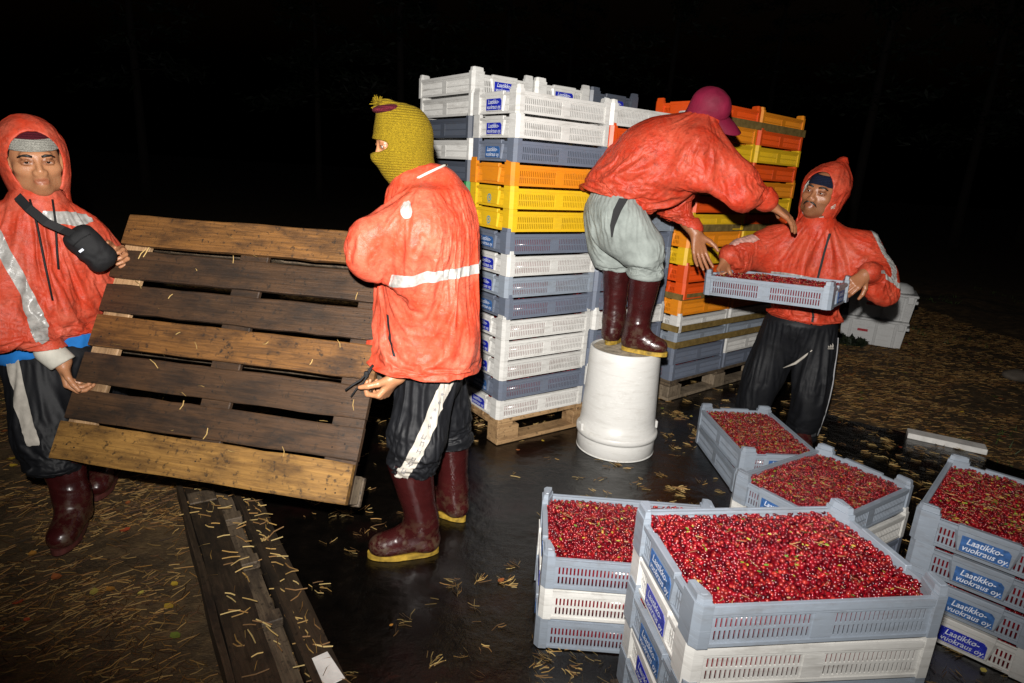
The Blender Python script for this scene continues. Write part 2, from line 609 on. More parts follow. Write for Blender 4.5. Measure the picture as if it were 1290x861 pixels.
def m_wood(name, light, dark, axis='x', rough=.62, speck=True, wet=0.0):
    t = NT(name)
    sc = {'x': (1.4, 34, 34), 'z': (34, 34, 1.4), 'y': (34, 1.4, 34)}[axis]
    v = t.coord(sc); v2 = t.coord()
    g = t.noise(v, 3.2, 8, .7, .5); b = t.noise(t.coord(tuple(1 if q < 2 else 3 for q in sc)), 5, 6, .65)
    c = t.ramp(g, [(.28, dark), (.5, tuple((a + q) / 2 for a, q in zip(light, dark))), (.74, light)])
    c = t.mix(t.val(b, 0, .85, .46, .66), c, tuple(q * .45 for q in dark))
    if speck:
        s = t.noise(v2, 52, 4, .65)
        c = t.mix(t.val(s, 0, .85, .57, .68), c, (.012, .009, .006))
    oi = t.new('ShaderNodeObjectInfo')
    c = t.mix(t.val(oi.outputs['Random'], 0, .3), c, tuple(q * .8 for q in dark))
    nb = t.bump(g, .6, .006)
    return t.set(Base_Color=c, Roughness=t.val(b, rough - .18 - wet * .2, rough + .1), Normal=nb)

def m_nylon(name, hue=(.60, .085, .045), pale=(.70, .20, .13), dirty=(.20, .045, .03)):
    t = NT(name); v = t.coord(rnd=False)
    a = t.noise(v, 7, 6, .65, .8); b = t.noise(v, 26, 6, .7, 1.2); f = t.noise(v, 130, 3, .6)
    c = t.mix(t.val(a, 0, .85, .40, .68), hue, pale)
    c = t.mix(t.val(b, 0, .60, .53, .74), c, dirty)
    c = t.mix(t.val(t.noise(v, 3.2, 4, .6), 0, .55, .55, .78), c, dirty)
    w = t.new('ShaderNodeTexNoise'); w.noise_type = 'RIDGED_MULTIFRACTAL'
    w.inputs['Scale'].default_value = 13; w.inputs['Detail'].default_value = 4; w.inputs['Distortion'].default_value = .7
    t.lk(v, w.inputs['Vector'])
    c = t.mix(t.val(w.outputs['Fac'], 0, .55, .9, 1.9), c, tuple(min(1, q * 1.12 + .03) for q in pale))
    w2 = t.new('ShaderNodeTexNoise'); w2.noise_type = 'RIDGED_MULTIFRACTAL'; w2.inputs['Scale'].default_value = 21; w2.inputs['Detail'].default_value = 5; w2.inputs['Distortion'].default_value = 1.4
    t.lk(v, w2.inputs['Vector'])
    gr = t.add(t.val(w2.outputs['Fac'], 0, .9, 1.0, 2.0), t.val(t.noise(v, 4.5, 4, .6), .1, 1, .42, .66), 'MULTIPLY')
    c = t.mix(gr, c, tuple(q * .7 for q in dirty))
    mo = t.noise(v, 48, 5, .7, .6)
    c = t.mix(t.val(mo, 0, .45, .50, .72), c, tuple(q * .85 for q in dirty))
    c = t.mix(t.val(t.noise(v, 75, 4, .7), 0, .35, .56, .74), c, tuple(min(1, q * 1.15 + .04) for q in pale))
    n = t.bump(w.outputs['Fac'], .26, .010)
    n = t.bump(b, .50, .006, n)
    n = t.bump(mo, .45, .003, n)
    n = t.bump(f, .3, .0015, n)
    return t.set(Base_Color=c, Roughness=t.val(b, .30, .55), Normal=n, Specular_IOR_Level=.20)

def m_cloth(name, col, rough=.8, weave=400, folds=.4, var=.35):
    t = NT(name); v = t.coord(rnd=False)
    a = t.noise(v, 9, 5, .6); f = t.noise(v, weave, 2)
    c = t.ramp(a, [(.3, tuple(q * (1 - var) for q in col)), (.72, tuple(min(1, q * (1 + var * .5)) for q in col))])
    n = t.bump(t.noise(v, 18, 5, .6, .8), folds * .5, .008)
    n = t.bump(f, .35, .0012, n)
    return t.set(Base_Color=c, Roughness=rough, Normal=n, Specular_IOR_Level=.3)

def m_knit(name, col, col2=None):
    t = NT(name); v = t.coord(rnd=False)
    w = t.new('ShaderNodeTexWave'); w.bands_direction = 'Z'; w.inputs['Scale'].default_value = 40; w.inputs['Distortion'].default_value = 2.5
    w.inputs['Detail'].default_value = 2; w.inputs['Detail Scale'].default_value = 9
    t.lk(v, w.inputs['Vector'])
    f = t.noise(v, 260, 3, .7)
    c = t.mix(t.val(f, 0, 1, .3, .7), tuple(q * .5 for q in col), col)
    c = t.mix(t.val(t.noise(v, 11, 4), 0, .5, .4, .75), c, col2 or tuple(q * .7 for q in col))
    n = t.bump(w.outputs['Fac'], .9, .004); n = t.bump(f, .7, .003, n)
    return t.set(Base_Color=c, Roughness=.95, Normal=n, Specular_IOR_Level=.15)

def m_skin(name, col):
    t = NT(name); v = t.coord(rnd=False)
    at = t.new('ShaderNodeAttribute'); at.attribute_name = 'tint'
    a = t.noise(v, 40, 4); f = t.noise(v, 240, 3)
    c = t.mix(t.val(a, 0, .35, .4, .7), col, (col[0] * .8, col[1] * .66, col[2] * .6))
    c = t.mix(1.0, c, at.outputs['Color'], 'MULTIPLY')
    t.b.inputs['Subsurface Weight'].default_value = .08
    t.b.inputs['Subsurface Radius'].default_value = (.008, .003, .002)
    t.b.inputs['Subsurface Scale'].default_value = .5
    return t.set(Base_Color=c, Roughness=t.val(a, .30, .55), Normal=t.bump(f, .5, .0015), Specular_IOR_Level=.5)

M = {}
M['white'] = m_plastic('crate_white', (.64, .63, .60), amount=.38)
M['pale'] = m_plastic('crate_pale_grey', (.255, .293, .345), amount=.42)
M['grey'] = m_plastic('crate_grey', (.140, .163, .215), amount=.25)
M['dark'] = m_plastic('crate_dark_grey', (.07, .082, .108), amount=.2)
M['orange'] = m_plastic('crate_orange', (.80, .26, .012), amount=.2)
M['yellow'] = m_plastic('crate_yellow', (.78, .47, .014), amount=.2)
M['red'] = m_plastic('crate_red', (.78, .085, .008), amount=.2)
M['green'] = m_plastic('crate_green', (.02, .22, .06), amount=.2)
M['blue_label'] = m_plain('label_blue', (.012, .022, .36), .35, .25, 30)
M['blue_worn'] = m_plain('label_blue_worn', (.035, .11, .30), .5, .5, 60)
M['letter'] = m_plain('label_letter', (.62, .66, .75), .5, .2, 40)
M['emblem'] = m_plain('emblem_blue', (.10, .30, .38), .5, .2, 40)
M['tape'] = m_plain('tape_brown', (.20, .135, .045), .25, .35, 25)
M['wood_mid'] = m_wood('wood_mid', (.255, .112, .027), (.050, .022, .007))
M['wood_dark'] = m_wood('wood_dark', (.095, .046, .019), (.022, .012, .006))
M['wood_pale'] = m_wood('wood_pale', (.46, .245, .060), (.12, .055, .013))
M['wood_fresh'] = m_wood('wood_fresh', (.52, .33, .17), (.30, .17, .08), 'z', speck=False)
M['wood_end'] = m_wood('wood_end', (.34, .27, .19), (.15, .11, .07), 'z')
M['wood_new'] = m_wood('wood_new', (.55, .36, .18), (.27, .15, .065))
M['wood_black'] = m_wood('wood_black', (.075, .050, .030), (.016, .011, .007), 'y', wet=.6)
M['wood_grey'] = m_wood('wood_grey', (.22, .16, .10), (.05, .035, .024), 'y')
M['white_paint'] = m_plain('white_paint', (.80, .78, .74), .5, .2, 20, .2)
M['bucket'] = m_plastic('bucket_plastic', (.66, .65, .62), (.30, .27, .22), amount=.3)
M['bucket_dirt'] = m_plain('bucket_dirt', (.42, .36, .27), .8, .55, 30, .5)
M['nylon_a'] = m_nylon('rain_nylon_salmon', (.50, .048, .020), (.55, .125, .075), (.11, .024, .016))
M['nylon_b'] = m_nylon('rain_nylon_red', (.45, .034, .013), (.50, .088, .046), (.10, .018, .011))
M['reflect'] = m_plain('reflective_tape', (.34, .33, .31), .30, .35, 40, .4, 90)
M['reflect_red'] = m_plain('reflective_tape_worn', (.55, .30, .25), .35, .3, 40, .4, 90)
M['trackpant'] = m_cloth('track_trousers_black', (.0065, .007, .009), .6, 500, .3)
M['pant_stripe'] = m_plain('trouser_stripe', (.42, .39, .34), .7, .2, 30, .3)
M['pant_print'] = m_plain('trouser_print', (.20, .19, .19), .7, .2, 30)
M['piping'] = m_plain('trouser_piping', (.30, .30, .31), .7, .2, 30)
M['jean'] = m_cloth('grey_jeans', (.27, .30, .28), .85, 300, .7, .4)
M['strap_black'] = m_cloth('black_strap', (.012, .012, .013), .7, 350, .3)
def m_rubber(name, col):
    t = NT(name); v = t.coord(rnd=False)
    a = t.noise(v, 8, 5, .6); f = t.noise(v, 60, 3)
    c = t.ramp(a, [(.3, tuple(q * .5 for q in col)), (.75, col)])
    sx = t.new('ShaderNodeSeparateXYZ'); t.lk(v, sx.inputs[0])
    md = t.add(t.val(sx.outputs[2], 1.0, 0, .0, .20), t.val(t.noise(v, 26, 5, .7), 0, 1, .48, .62), 'MULTIPLY')
    c = t.mix(md, c, (.085, .055, .030))
    n = t.bump(t.noise(v, 14, 3, .5, .6), .35, .012)
    ro = t.add(t.val(f, .16, .34), t.val(md, 0, .45))
    return t.set(Base_Color=c, Roughness=ro, Normal=n, Specular_IOR_Level=.6)
M['rubber'] = m_rubber('boot_rubber', (.050, .008, .008))
M['sole'] = m_plain('boot_sole', (.36, .225, .025), .65, .6, 40)
M['sole_dark'] = m_plain('boot_sole_dark', (.10, .025, .02), .6, .4, 40)
M['knit_yellow'] = m_knit('knit_yellow', (.26, .175, .007))
M['knit_maroon'] = m_knit('knit_maroon', (.10, .010, .020))
M['knit_grey'] = m_knit('knit_grey', (.42, .41, .36))
M['knit_navy'] = m_knit('knit_navy', (.012, .016, .04))
M['cap_magenta'] = m_cloth('cap_magenta', (.16, .004, .026), .7, 300, .4)
M['lining'] = m_cloth('pale_lining', (.55, .53, .46), .9, 300, .3)
M['shirt_blue'] = m_cloth('shirt_blue', (.012, .16, .50), .85, 300, .4)
M['bag'] = m_cloth('bag_black', (.010, .010, .011), .75, 260, .5)
M['skin_a'] = m_skin('skin_a', (.40, .185, .090))
M['skin_b'] = m_skin('skin_b', (.30, .122, .056))
M['hair'] = m_plain('black_hair', (.012, .010, .009), .5, .3, 80)
M['eye_white'] = m_plain('eye_white', (.50, .46, .42), .22, .08, 40)
M['iris'] = m_plain('iris_brown', (.014, .007, .004), .2, .2, 60)
M['berry'] = None
def m_berry():
    t = NT('berry_skin')
    at = t.new('ShaderNodeAttribute'); at.attribute_name = 'tint'
    v = t.coord(rnd=False)
    c = t.mix(t.val(t.noise(v, 90, 3), 0, .6, .4, .7), at.outputs['Color'], (.035, .0015, .003))
    t.b.inputs['Coat Weight'].default_value = .25
    t.b.inputs['Coat Roughness'].default_value = .12
    return t.set(Base_Color=c, Roughness=.20, Specular_IOR_Level=.5)
M['berry'] = m_berry()
def m_tint(name, rough):
    t = NT(name); at = t.new('ShaderNodeAttribute'); at.attribute_name = 'tint'
    return t.set(Base_Color=at.outputs['Color'], Roughness=rough, Specular_IOR_Level=.3)
M['debris'] = m_tint('plant_debris', .7)
M['box_grey'] = m_plastic('box_grey', (.66, .66, .65), amount=.2)
M['box_red'] = m_plain('label_red', (.42, .02, .03), .5, .2, 40)
M['stone'] = m_plain('stone', (.11, .09, .07), .8, .35, 14, .6, 30)
M['bark'] = m_plain('pine_bark', (.014, .009, .006), .9, .6, 9, 1.0, 24)
M['leaf'] = m_tint('pine_needles', .6)

def m_earth():
    t = NT('forest_floor'); v = t.coord((1, 1, 1), rnd=False)
    a = t.noise(v, 1.4, 6, .6); b = t.noise(v, 9, 6, .65); f = t.noise(t.coord((1, 3.5, 1), rnd=False), 70, 4, .7, .5)
    c = t.ramp(b, [(.3, (.026, .016, .007)), (.55, (.085, .050, .019)), (.75, (.16, .098, .038))])
    c = t.mix(t.val(f, 0, .65, .56, .72), c, (.26, .17, .06))
    c = t.mix(t.val(a, 0, .6, .55, .75), c, (.022, .026, .008))
    n = t.bump(b, .8, .03); n = t.bump(f, .7, .008, n)
    return t.set(Base_Color=c, Roughness=t.val(b, .55, .95), Normal=n)
def m_wet():
    t = NT('wet_black_ground'); v = t.coord(rnd=False)
    a = t.noise(v, 1.7, 5, .6, .5); b = t.noise(v, 14, 6, .65); f = t.noise(v, 120, 4, .7)
    c = t.ramp(b, [(.3, (.0015, .0012, .001)), (.6, (.004, .003, .0022)), (.8, (.010, .007, .005))])
    c = t.mix(t.val(t.noise(v, 2.6, 4), 0, .8, .52, .72), c, (.014, .003, .003))
    c = t.mix(t.val(f, 0, .5, .62, .76), c, (.030, .022, .014))
    n = t.bump(b, .35, .012); n = t.bump(f, .3, .003, n); n = t.bump(t.noise(v, 4, 3), .5, .02, n)
    return t.set(Base_Color=c, Roughness=t.val(a, .04, .26, .35, .7), Normal=n, Specular_IOR_Level=.5)
M['earth'] = m_earth()
M['wet'] = m_wet()
# ------------------------------------------------------------------ the setting: forest floor, wet pad, forest
def ground_h(x, y):
    P = np.stack([np.ravel(x) * .8, np.ravel(y) * .8, np.zeros(np.size(x))], 1)
    far = np.clip((np.hypot(np.ravel(x), np.ravel(y) - 2.5) - 3.0) / 6, 0, 1)
    return ((fbm(P, 3, 3) - .5) * .22 * far + (fbm(P * 6, 5, 2) - .5) * .014 * np.clip(far * 4 + .3, 0, 1)).reshape(np.shape(x))

def grid_sheet(name, xs, ys, hfun, mat):
    X, Y = np.meshgrid(xs, ys, indexing='ij')
    Z = hfun(X, Y)
    V = np.stack([X.ravel(), Y.ravel(), Z.ravel()], 1)
    nx, ny = len(xs), len(ys)
    i = np.arange(nx - 1)[:, None] * ny + np.arange(ny - 1)[None, :]
    F = np.stack([i, i + ny, i + ny + 1, i + 1], -1).reshape(-1, 4)
    return obj(name, mesh_np(name, V, F, mat))

xs = np.concatenate([np.linspace(-90, -7, 30), np.linspace(-6.8, 8, 150), np.linspace(8.5, 90, 30)])
ys = np.concatenate([np.linspace(-20, -1, 12), np.linspace(-.8, 10, 110), np.linspace(10.5, 120, 40)])
g = grid_sheet('ground', xs, ys, lambda x, y: ground_h(x, y) - .022 * 1, M['earth'])
tag(g, 'brown forest floor covered in fallen pine needles', 'ground', kind='structure')

# wet black pad under the crates: an uneven outline, about 4 mm above the earth
pad = [(-1.30, 2.75), (-1.12, 2.35), (-.80, 1.85), (-.45, 1.38), (-.05, .80), (.2, .2), (3.2, .2), (3.6, 1.6), (3.25, 2.75), (2.75, 3.38), (2.35, 3.72), (2.05, 4.02), (2.5, 4.7), (2.2, 5.4), (1.3, 5.7), (-.2, 5.0), (-1.0, 4.0), (-1.35, 3.3)]
pv = []
for i in range(len(pad)):
    a, b = pad[i], pad[(i + 1) % len(pad)]
    for s_ in range(6):
        t = s_ / 6
        pv.append((a[0] + (b[0] - a[0]) * t + rnd.uniform(-.035, .035), a[1] + (b[1] - a[1]) * t + rnd.uniform(-.035, .035), 0.0))
bm = bmesh.new()
bf = bm.faces.new([bm.verts.new(p) for p in pv])
r_ = bmesh.ops.extrude_face_region(bm, geom=[bf])
for v in [e for e in r_['geom'] if isinstance(e, bmesh.types.BMVert)]:
    v.co.z -= .05
bmesh.ops.recalc_face_normals(bm, faces=bm.faces)
me = bpy.data.meshes.new('wet_pavement'); bm.to_mesh(me); bm.free(); me.materials.append(M['wet'])
tag(obj('wet_pavement', me), 'wet black paved yard under the crates and bucket', 'pavement', kind='structure')

def in_pad(x, y):
    ins = np.zeros(len(x), bool)
    n = len(pad); j = n - 1
    for i in range(n):
        xi, yi = pad[i]; xj, yj = pad[j]
        c = ((yi > y) != (yj > y)) & (x < (xj - xi) * (y - yi) / (yj - yi + 1e-12) + xi)
        ins ^= c; j = i
    return ins

def set_tint(me, col_per_vert):
    a = me.color_attributes.new('tint', 'FLOAT_COLOR', 'POINT')
    c = np.ones((len(me.vertices), 4), np.float32); c[:, :3] = col_per_vert
    a.data.foreach_set('color', c.ravel())

# needles: thin bent strips (3 verts pairs) lying about
NEEDLE_C = np.array([(.34, .20, .06), (.26, .14, .045), (.42, .28, .10), (.18, .095, .035), (.46, .33, .13), (.12, .065, .03)])
def needles(name, C, Z, yaw, length, width, cols, lift=.004):
    n = len(C)
    d = np.stack([np.cos(yaw), np.sin(yaw)], 1); s = np.stack([-np.sin(yaw), np.cos(yaw)], 1)
    bend = NPR.uniform(-.18, .18, n)
    tilt = NPR.uniform(-.10, .22, n)
    V = np.zeros((n, 6, 3))
    for i, t in enumerate((-.5, 0, .5)):
        off = (bend * (t * t * 4 - .5))[:, None] * length[:, None] * s
        p = C + d * (t * length)[:, None] + off
        for j, w in enumerate((-.5, .5)):
            ww = width * (1 - .5 * abs(t))
            V[:, i * 2 + j, :2] = p + s * (w * ww)[:, None]
            V[:, i * 2 + j, 2] = Z + lift + np.maximum(0, tilt * length * (t + .5)) + .0025 * j
    b = np.arange(n)[:, None] * 6
    F = np.concatenate([b + np.array([0, 2, 3, 1]), b + np.array([2, 4, 5, 3])])
    me = mesh_np(name, V.reshape(-1, 3), F, M['debris'], smooth=False)
    set_tint(me, np.repeat(cols, 6, 0))
    return me

def scatter(n, x0, x1, y0, y1):
    # denser close to the camera
    u = NPR.random(n)
    y = y0 + (y1 - y0) * u ** 1.5
    x = NPR.uniform(x0, x1, n)
    return x, y

x, y = scatter(210000, -4.2, 5.5, .9, 9)
keep = ~in_pad(x, y)
x, y = x[keep], y[keep]
clump = fbm(np.stack([x * 3, y * 3, x * 0], 1), 41, 3)
keep = NPR.random(len(x)) < np.clip((clump - .28) * 3, .15, 1)
x, y = x[keep], y[keep]; n = len(x)
me = needles('needles', np.stack([x, y], 1), ground_h(x, y) - .02, NPR.normal(.25, .9, n), NPR.uniform(.022, .070, n), NPR.uniform(.0008, .0019, n), NEEDLE_C[NPR.integers(0, 6, n)] * NPR.uniform(.18, .85, (n, 1)) * np.array([1.05, .90, .76]))
tag(obj('needle_litter', me), 'fallen pine needles strewn over the brown earth', 'needles', kind='stuff')

# on the wet pad the needles lie in small paired tufts
cx, cy = scatter(2300, -1.3, 3.0, 1.0, 4.6)
cl = fbm(np.stack([cx * 1.6, cy * 1.6, cx * 0], 1), 77, 2)
k = in_pad(cx, cy) & (NPR.random(len(cx)) < np.clip((cl - .30) * 3.2, .1, 1))
cx, cy = cx[k], cy[k]
tx, ty, tyaw, tcol = [], [], [], []
for i in range(len(cx)):
    m = int(NPR.integers(3, 16)) if NPR.random() < .35 else int(NPR.integers(1, 5))
    a0 = NPR.uniform(0, math.tau)
    for j in range(m):
        a = a0 + NPR.normal(0, .55)
        r = .025
        tx.append(cx[i] + math.cos(a) * r + NPR.normal(0, .010)); ty.append(cy[i] + math.sin(a) * r + NPR.normal(0, .010)); tyaw.append(a)
        tcol.append(NEEDLE_C[int(NPR.integers(0, 5))] * NPR.uniform(.5, 1.2))
n = len(tx)
me = needles('needles', np.stack([tx, ty], 1), np.zeros(n), np.array(tyaw), NPR.uniform(.018, .050, n), NPR.uniform(.0007, .0013, n), np.clip(np.array(tcol), 0, .6), lift=.003)
tag(obj('needle_tufts', me), 'tufts of yellow pine needles scattered over the wet black yard', 'needles', kind='stuff')

# fallen leaves and small twigs
LEAF_C = np.array([(.46, .30, .03), (.40, .18, .03), (.30, .09, .025), (.50, .40, .08), (.22, .10, .03), (.35, .06, .02), (.16, .20, .03)])
def leaves(name, x, y, z, size):
    n = len(x)
    yaw = NPR.uniform(0, math.tau, n)
    prof = [(-.5, 0), (-.2, .32), (.2, .30), (.55, 0), (.2, -.30), (-.2, -.32)]
    V = np.zeros((n, 7, 3)); curl = NPR.uniform(.05, .35, n)
    for i, (a, b) in enumerate(prof + [(0, 0)]):
        px = a * size; py = b * size
        V[:, i, 0] = x + px * np.cos(yaw) - py * np.sin(yaw)
        V[:, i, 1] = y + px * np.sin(yaw) + py * np.cos(yaw)
        V[:, i, 2] = z + .006 + curl * (a * a + b * b) * 2 * size * (1 if i < 6 else 0)
    b = np.arange(n)[:, None] * 7
    F = np.concatenate([b + np.array([i, (i + 1) % 6, 6]) for i in range(6)])
    me = mesh_np(name, V.reshape(-1, 3), F, M['debris'], smooth=False)
    set_tint(me, np.repeat(LEAF_C[NPR.integers(0, 7, n)] * NPR.uniform(.6, 1.1, (n, 1)), 7, 0))
    return me
x, y = scatter(900, -4, 5, 1.0, 8)
k = ~in_pad(x, y); x, y = x[k], y[k]
tag(obj('fallen_leaves', leaves('leaves', x, y, ground_h(x, y) - .018, NPR.uniform(.018, .055, len(x)))), 'small yellow and rust coloured leaves fallen among the needles', 'leaves', kind='stuff')
x, y = scatter(60, -1.2, 2.8, 1.2, 4.5)
k = in_pad(x, y); x, y = x[k], y[k]
tag(obj('fallen_leaves', leaves('leaves', x, y, x * 0, NPR.uniform(.012, .03, len(x)))), 'few tiny leaves lying on the wet black yard', 'leaves', kind='stuff')

# low grass tufts towards the trees
gx = NPR.uniform(-5, 8, 2600); gy = NPR.uniform(3.2, 11, 2600)
k = ~in_pad(gx, gy) & (fbm(np.stack([gx * .9, gy * .9, gx * 0], 1), 12, 2) > .52); gx, gy = gx[k], gy[k]
n = len(gx) * 5
bx = np.repeat(gx, 5) + NPR.normal(0, .03, n); by = np.repeat(gy, 5) + NPR.normal(0, .03, n)
h = NPR.uniform(.02, .07, n); yaw = NPR.uniform(0, math.tau, n); bz = ground_h(bx, by) - .024
V = np.zeros((n, 3, 3))
V[:, 0] = np.stack([bx + .004 * np.cos(yaw), by + .004 * np.sin(yaw), bz], 1)
V[:, 1] = np.stack([bx - .004 * np.cos(yaw), by - .004 * np.sin(yaw), bz], 1)
V[:, 2] = np.stack([bx + NPR.normal(0, .03, n), by + NPR.normal(0, .03, n), bz + h], 1)
me = mesh_np('grass', V.reshape(-1, 3), np.arange(n * 3).reshape(-1, 3), M['leaf'], smooth=False)
set_tint(me, np.repeat(np.array([(.045, .075, .018)]) * NPR.uniform(.5, 1.4, (n, 1)), 3, 0))
tag(obj('grass_tufts', me), 'sparse low grass growing through the needle litter', 'grass', kind='stuff')

# ---- pines round the clearing
def pine(loc, h, r, seed, label):
    rg = np.random.default_rng(seed)
    root = empty('pine_tree', (loc[0], loc[1], float(ground_h(np.array([loc[0]]), np.array([loc[1]]))[0]) - .06))
    mb = MB()
    pts = []; rr = []
    lean = rg.normal(0, .012, 2)
    for i in range(12):
        t = i / 11
        pts.append((lean[0] * h * t + .03 * math.sin(5 * t + seed), lean[1] * h * t, h * t)); rr.append(r * (1 - .85 * t) * (1.25 if i == 0 else 1))
    mb.tube(pts, rr, 10)
    nb = 26
    P = []; T = []
    for b in range(nb):
        t = .30 + .68 * (b + rg.random()) / nb
        a = rg.uniform(0, math.tau); L = h * .21 * (1.12 - t) * rg.uniform(.6, 1.2) + .35
        p0 = np.array(pts[int(t * 11)]); p0[2] = h * t
        d = np.array([math.cos(a), math.sin(a), rg.uniform(-.15, .25)])
        p1 = p0 + d * L * .55; p2 = p0 + d * L + np.array([0, 0, -.10 * L])
        mb.tube([p0, p1, p2], [r * .16, r * .10, r * .03], 5)
        m = int(70 * L) + 30
        s_ = rg.uniform(.25, 1.05, m)[:, None]
        q = np.where(s_ < .55, p0 + (p1 - p0) * s_ / .55, p1 + (p2 - p1) * (s_ - .55) / .45)
        q = q + rg.normal(0, .13 + .06 * L, (m, 3)) * np.array([1, 1, .55])
        P.append(q); T.append(np.tile(d, (m, 1)))
    obj('trunk', mb.mesh('trunk', M['bark'], smooth=True), root)
    P = np.concatenate(P); T = np.concatenate(T); m = len(P)
    d = T + rg.normal(0, .6, (m, 3)); d /= np.linalg.norm(d, axis=1)[:, None]
    u = np.cross(d, rg.normal(0, 1, (m, 3))); u /= np.linalg.norm(u, axis=1)[:, None]
    L = rg.uniform(.10, .22, m)[:, None]; w = rg.uniform(.018, .045, m)[:, None]
    V = np.stack([P - d * L * .5, P + u * w, P + d * L, P - u * w], 1)
    me = mesh_np('crown', V.reshape(-1, 3), np.arange(m * 4).reshape(-1, 4), M['leaf'], smooth=False)
    set_tint(me, np.repeat(np.array([(.008, .014, .006)]) * rg.uniform(.4, 1.4, (m, 1)), 4, 0))
    obj('crown', me, root)
    tag(root, label, 'tree', 'pines round the clearing')
PINES = [((-7.21, 22.75), 10, .13, 'faint pine trunk standing in the dark behind the hooded carrier'),
         ((-3.83, 20.12), 11, .15, 'faint pine trunk rising in the dark above the carried pallet'),
         ((-0.88, 25.15), 12, .15, 'dim pine behind the masked worker and the left end of the crate wall'),
         ((5.02, 24.06), 12, .15, 'dim pine behind the middle of the crate wall'),
         ((9.30, 17.94), 11, .15, 'dim pine trunk just right of the orange crate stack'),
         ((12.91, 18.81), 11, .14, 'dim pine behind the two grey lidded boxes'),
         ((16.19, 20.56), 12, .16, 'dim pine near the right edge of the clearing'),
         ((-11.38, 19.25), 11, .15, 'dim pine at the left edge of the clearing'),
         ((-4.81, 31.72), 13, .17, 'farthest dark pine above the carried pallet'),
         ((10.72, 29.53), 13, .17, 'farthest dark pine beyond the orange crates'),
         ((21.44, 27.35), 12, .16, 'farthest dark pine at the right of the clearing'),
         ((1.96, 32.81), 13, .17, 'farthest dark pine behind the tall crate wall')]
for i, (l, h, r, lab) in enumerate(PINES):
    pine(l, h, r, 100 + i, lab)

# undergrowth in the dark on the right
def bush(loc, r, h, seed, label):
    rg = np.random.default_rng(seed)
    root = empty('shrub', (loc[0], loc[1], float(ground_h(np.array([loc[0]]), np.array([loc[1]]))[0]) - .05))
    mb = MB(); P = []
    for b in range(16):
        a = rg.uniform(0, math.tau); d = np.array([math.cos(a) * r * rg.uniform(.3, 1), math.sin(a) * r * rg.uniform(.3, 1), h * rg.uniform(.5, 1)])
        mb.tube([(0, 0, 0), tuple(d * .5 + np.array([0, 0, .05])), tuple(d)], [.012, .008, .003], 4)
        s_ = rg.uniform(.3, 1.05, 90)[:, None]
        P.append(d * s_ + rg.normal(0, .09 * h, (90, 3)))
    obj('stem', mb.mesh('stem', M['bark']), root)
    P = np.concatenate(P); P[:, 2] = np.maximum(P[:, 2], .04); m = len(P)
    d = rg.normal(0, 1, (m, 3)); d /= np.linalg.norm(d, axis=1)[:, None]
    u = np.cross(d, rg.normal(0, 1, (m, 3))); u /= np.linalg.norm(u, axis=1)[:, None]
    L = rg.uniform(.02, .05, m)[:, None]; w = L * .45
    V = np.stack([P - d * L, P + u * w, P + d * L, P - u * w], 1)
    me = mesh_np('foliage', V.reshape(-1, 3), np.arange(m * 4).reshape(-1, 4), M['leaf'], smooth=False)
    set_tint(me, np.repeat(np.array([(.010, .016, .006)]) * rg.uniform(.4, 1.5, (m, 1)), 4, 0))
    obj('foliage', me, root)
    tag(root, label, 'shrub', 'shrubs at the edge of the dark')
bush((7.6, 8.3), .8, 1.1, 6, 'dark taller shrub at the right edge of the clearing')
bush((3.32, 5.95), .16, .10, 8, 'tiny green plant at the foot of the grey lidded boxes')

# stones far right
def stone(loc, r, seed, label):
    rg = np.random.default_rng(seed)
    bm = bmesh.new(); bmesh.ops.create_icosphere(bm, subdivisions=3, radius=1)
    V = np.array([v.co[:] for v in bm.verts]); n = fbm(V * 1.3 + seed, seed, 3)
    for v, q in zip(bm.verts, n):
        v.co = Vector((v.co.x * r[0], v.co.y * r[1], v.co.z * r[2])) * (.7 + .6 * q)
    me = bpy.data.meshes.new('stone'); bm.to_mesh(me); bm.free(); me.materials.append(M['stone'])
    me.polygons.foreach_set('use_smooth', np.ones(len(me.polygons), dtype=bool))
    z = float(ground_h(np.array([loc[0]]), np.array([loc[1]]))[0])
    tag(obj('stone', me, None, (loc[0], loc[1], z + r[2] * .3)), label, 'stone')
stone((4.28, 5.05), (.13, .09, .05), 3, 'flat pale stone lying on the litter, left of two')
stone((5.35, 4.95), (.12, .10, .09), 4, 'rounded brown stone on the litter near the right edge')
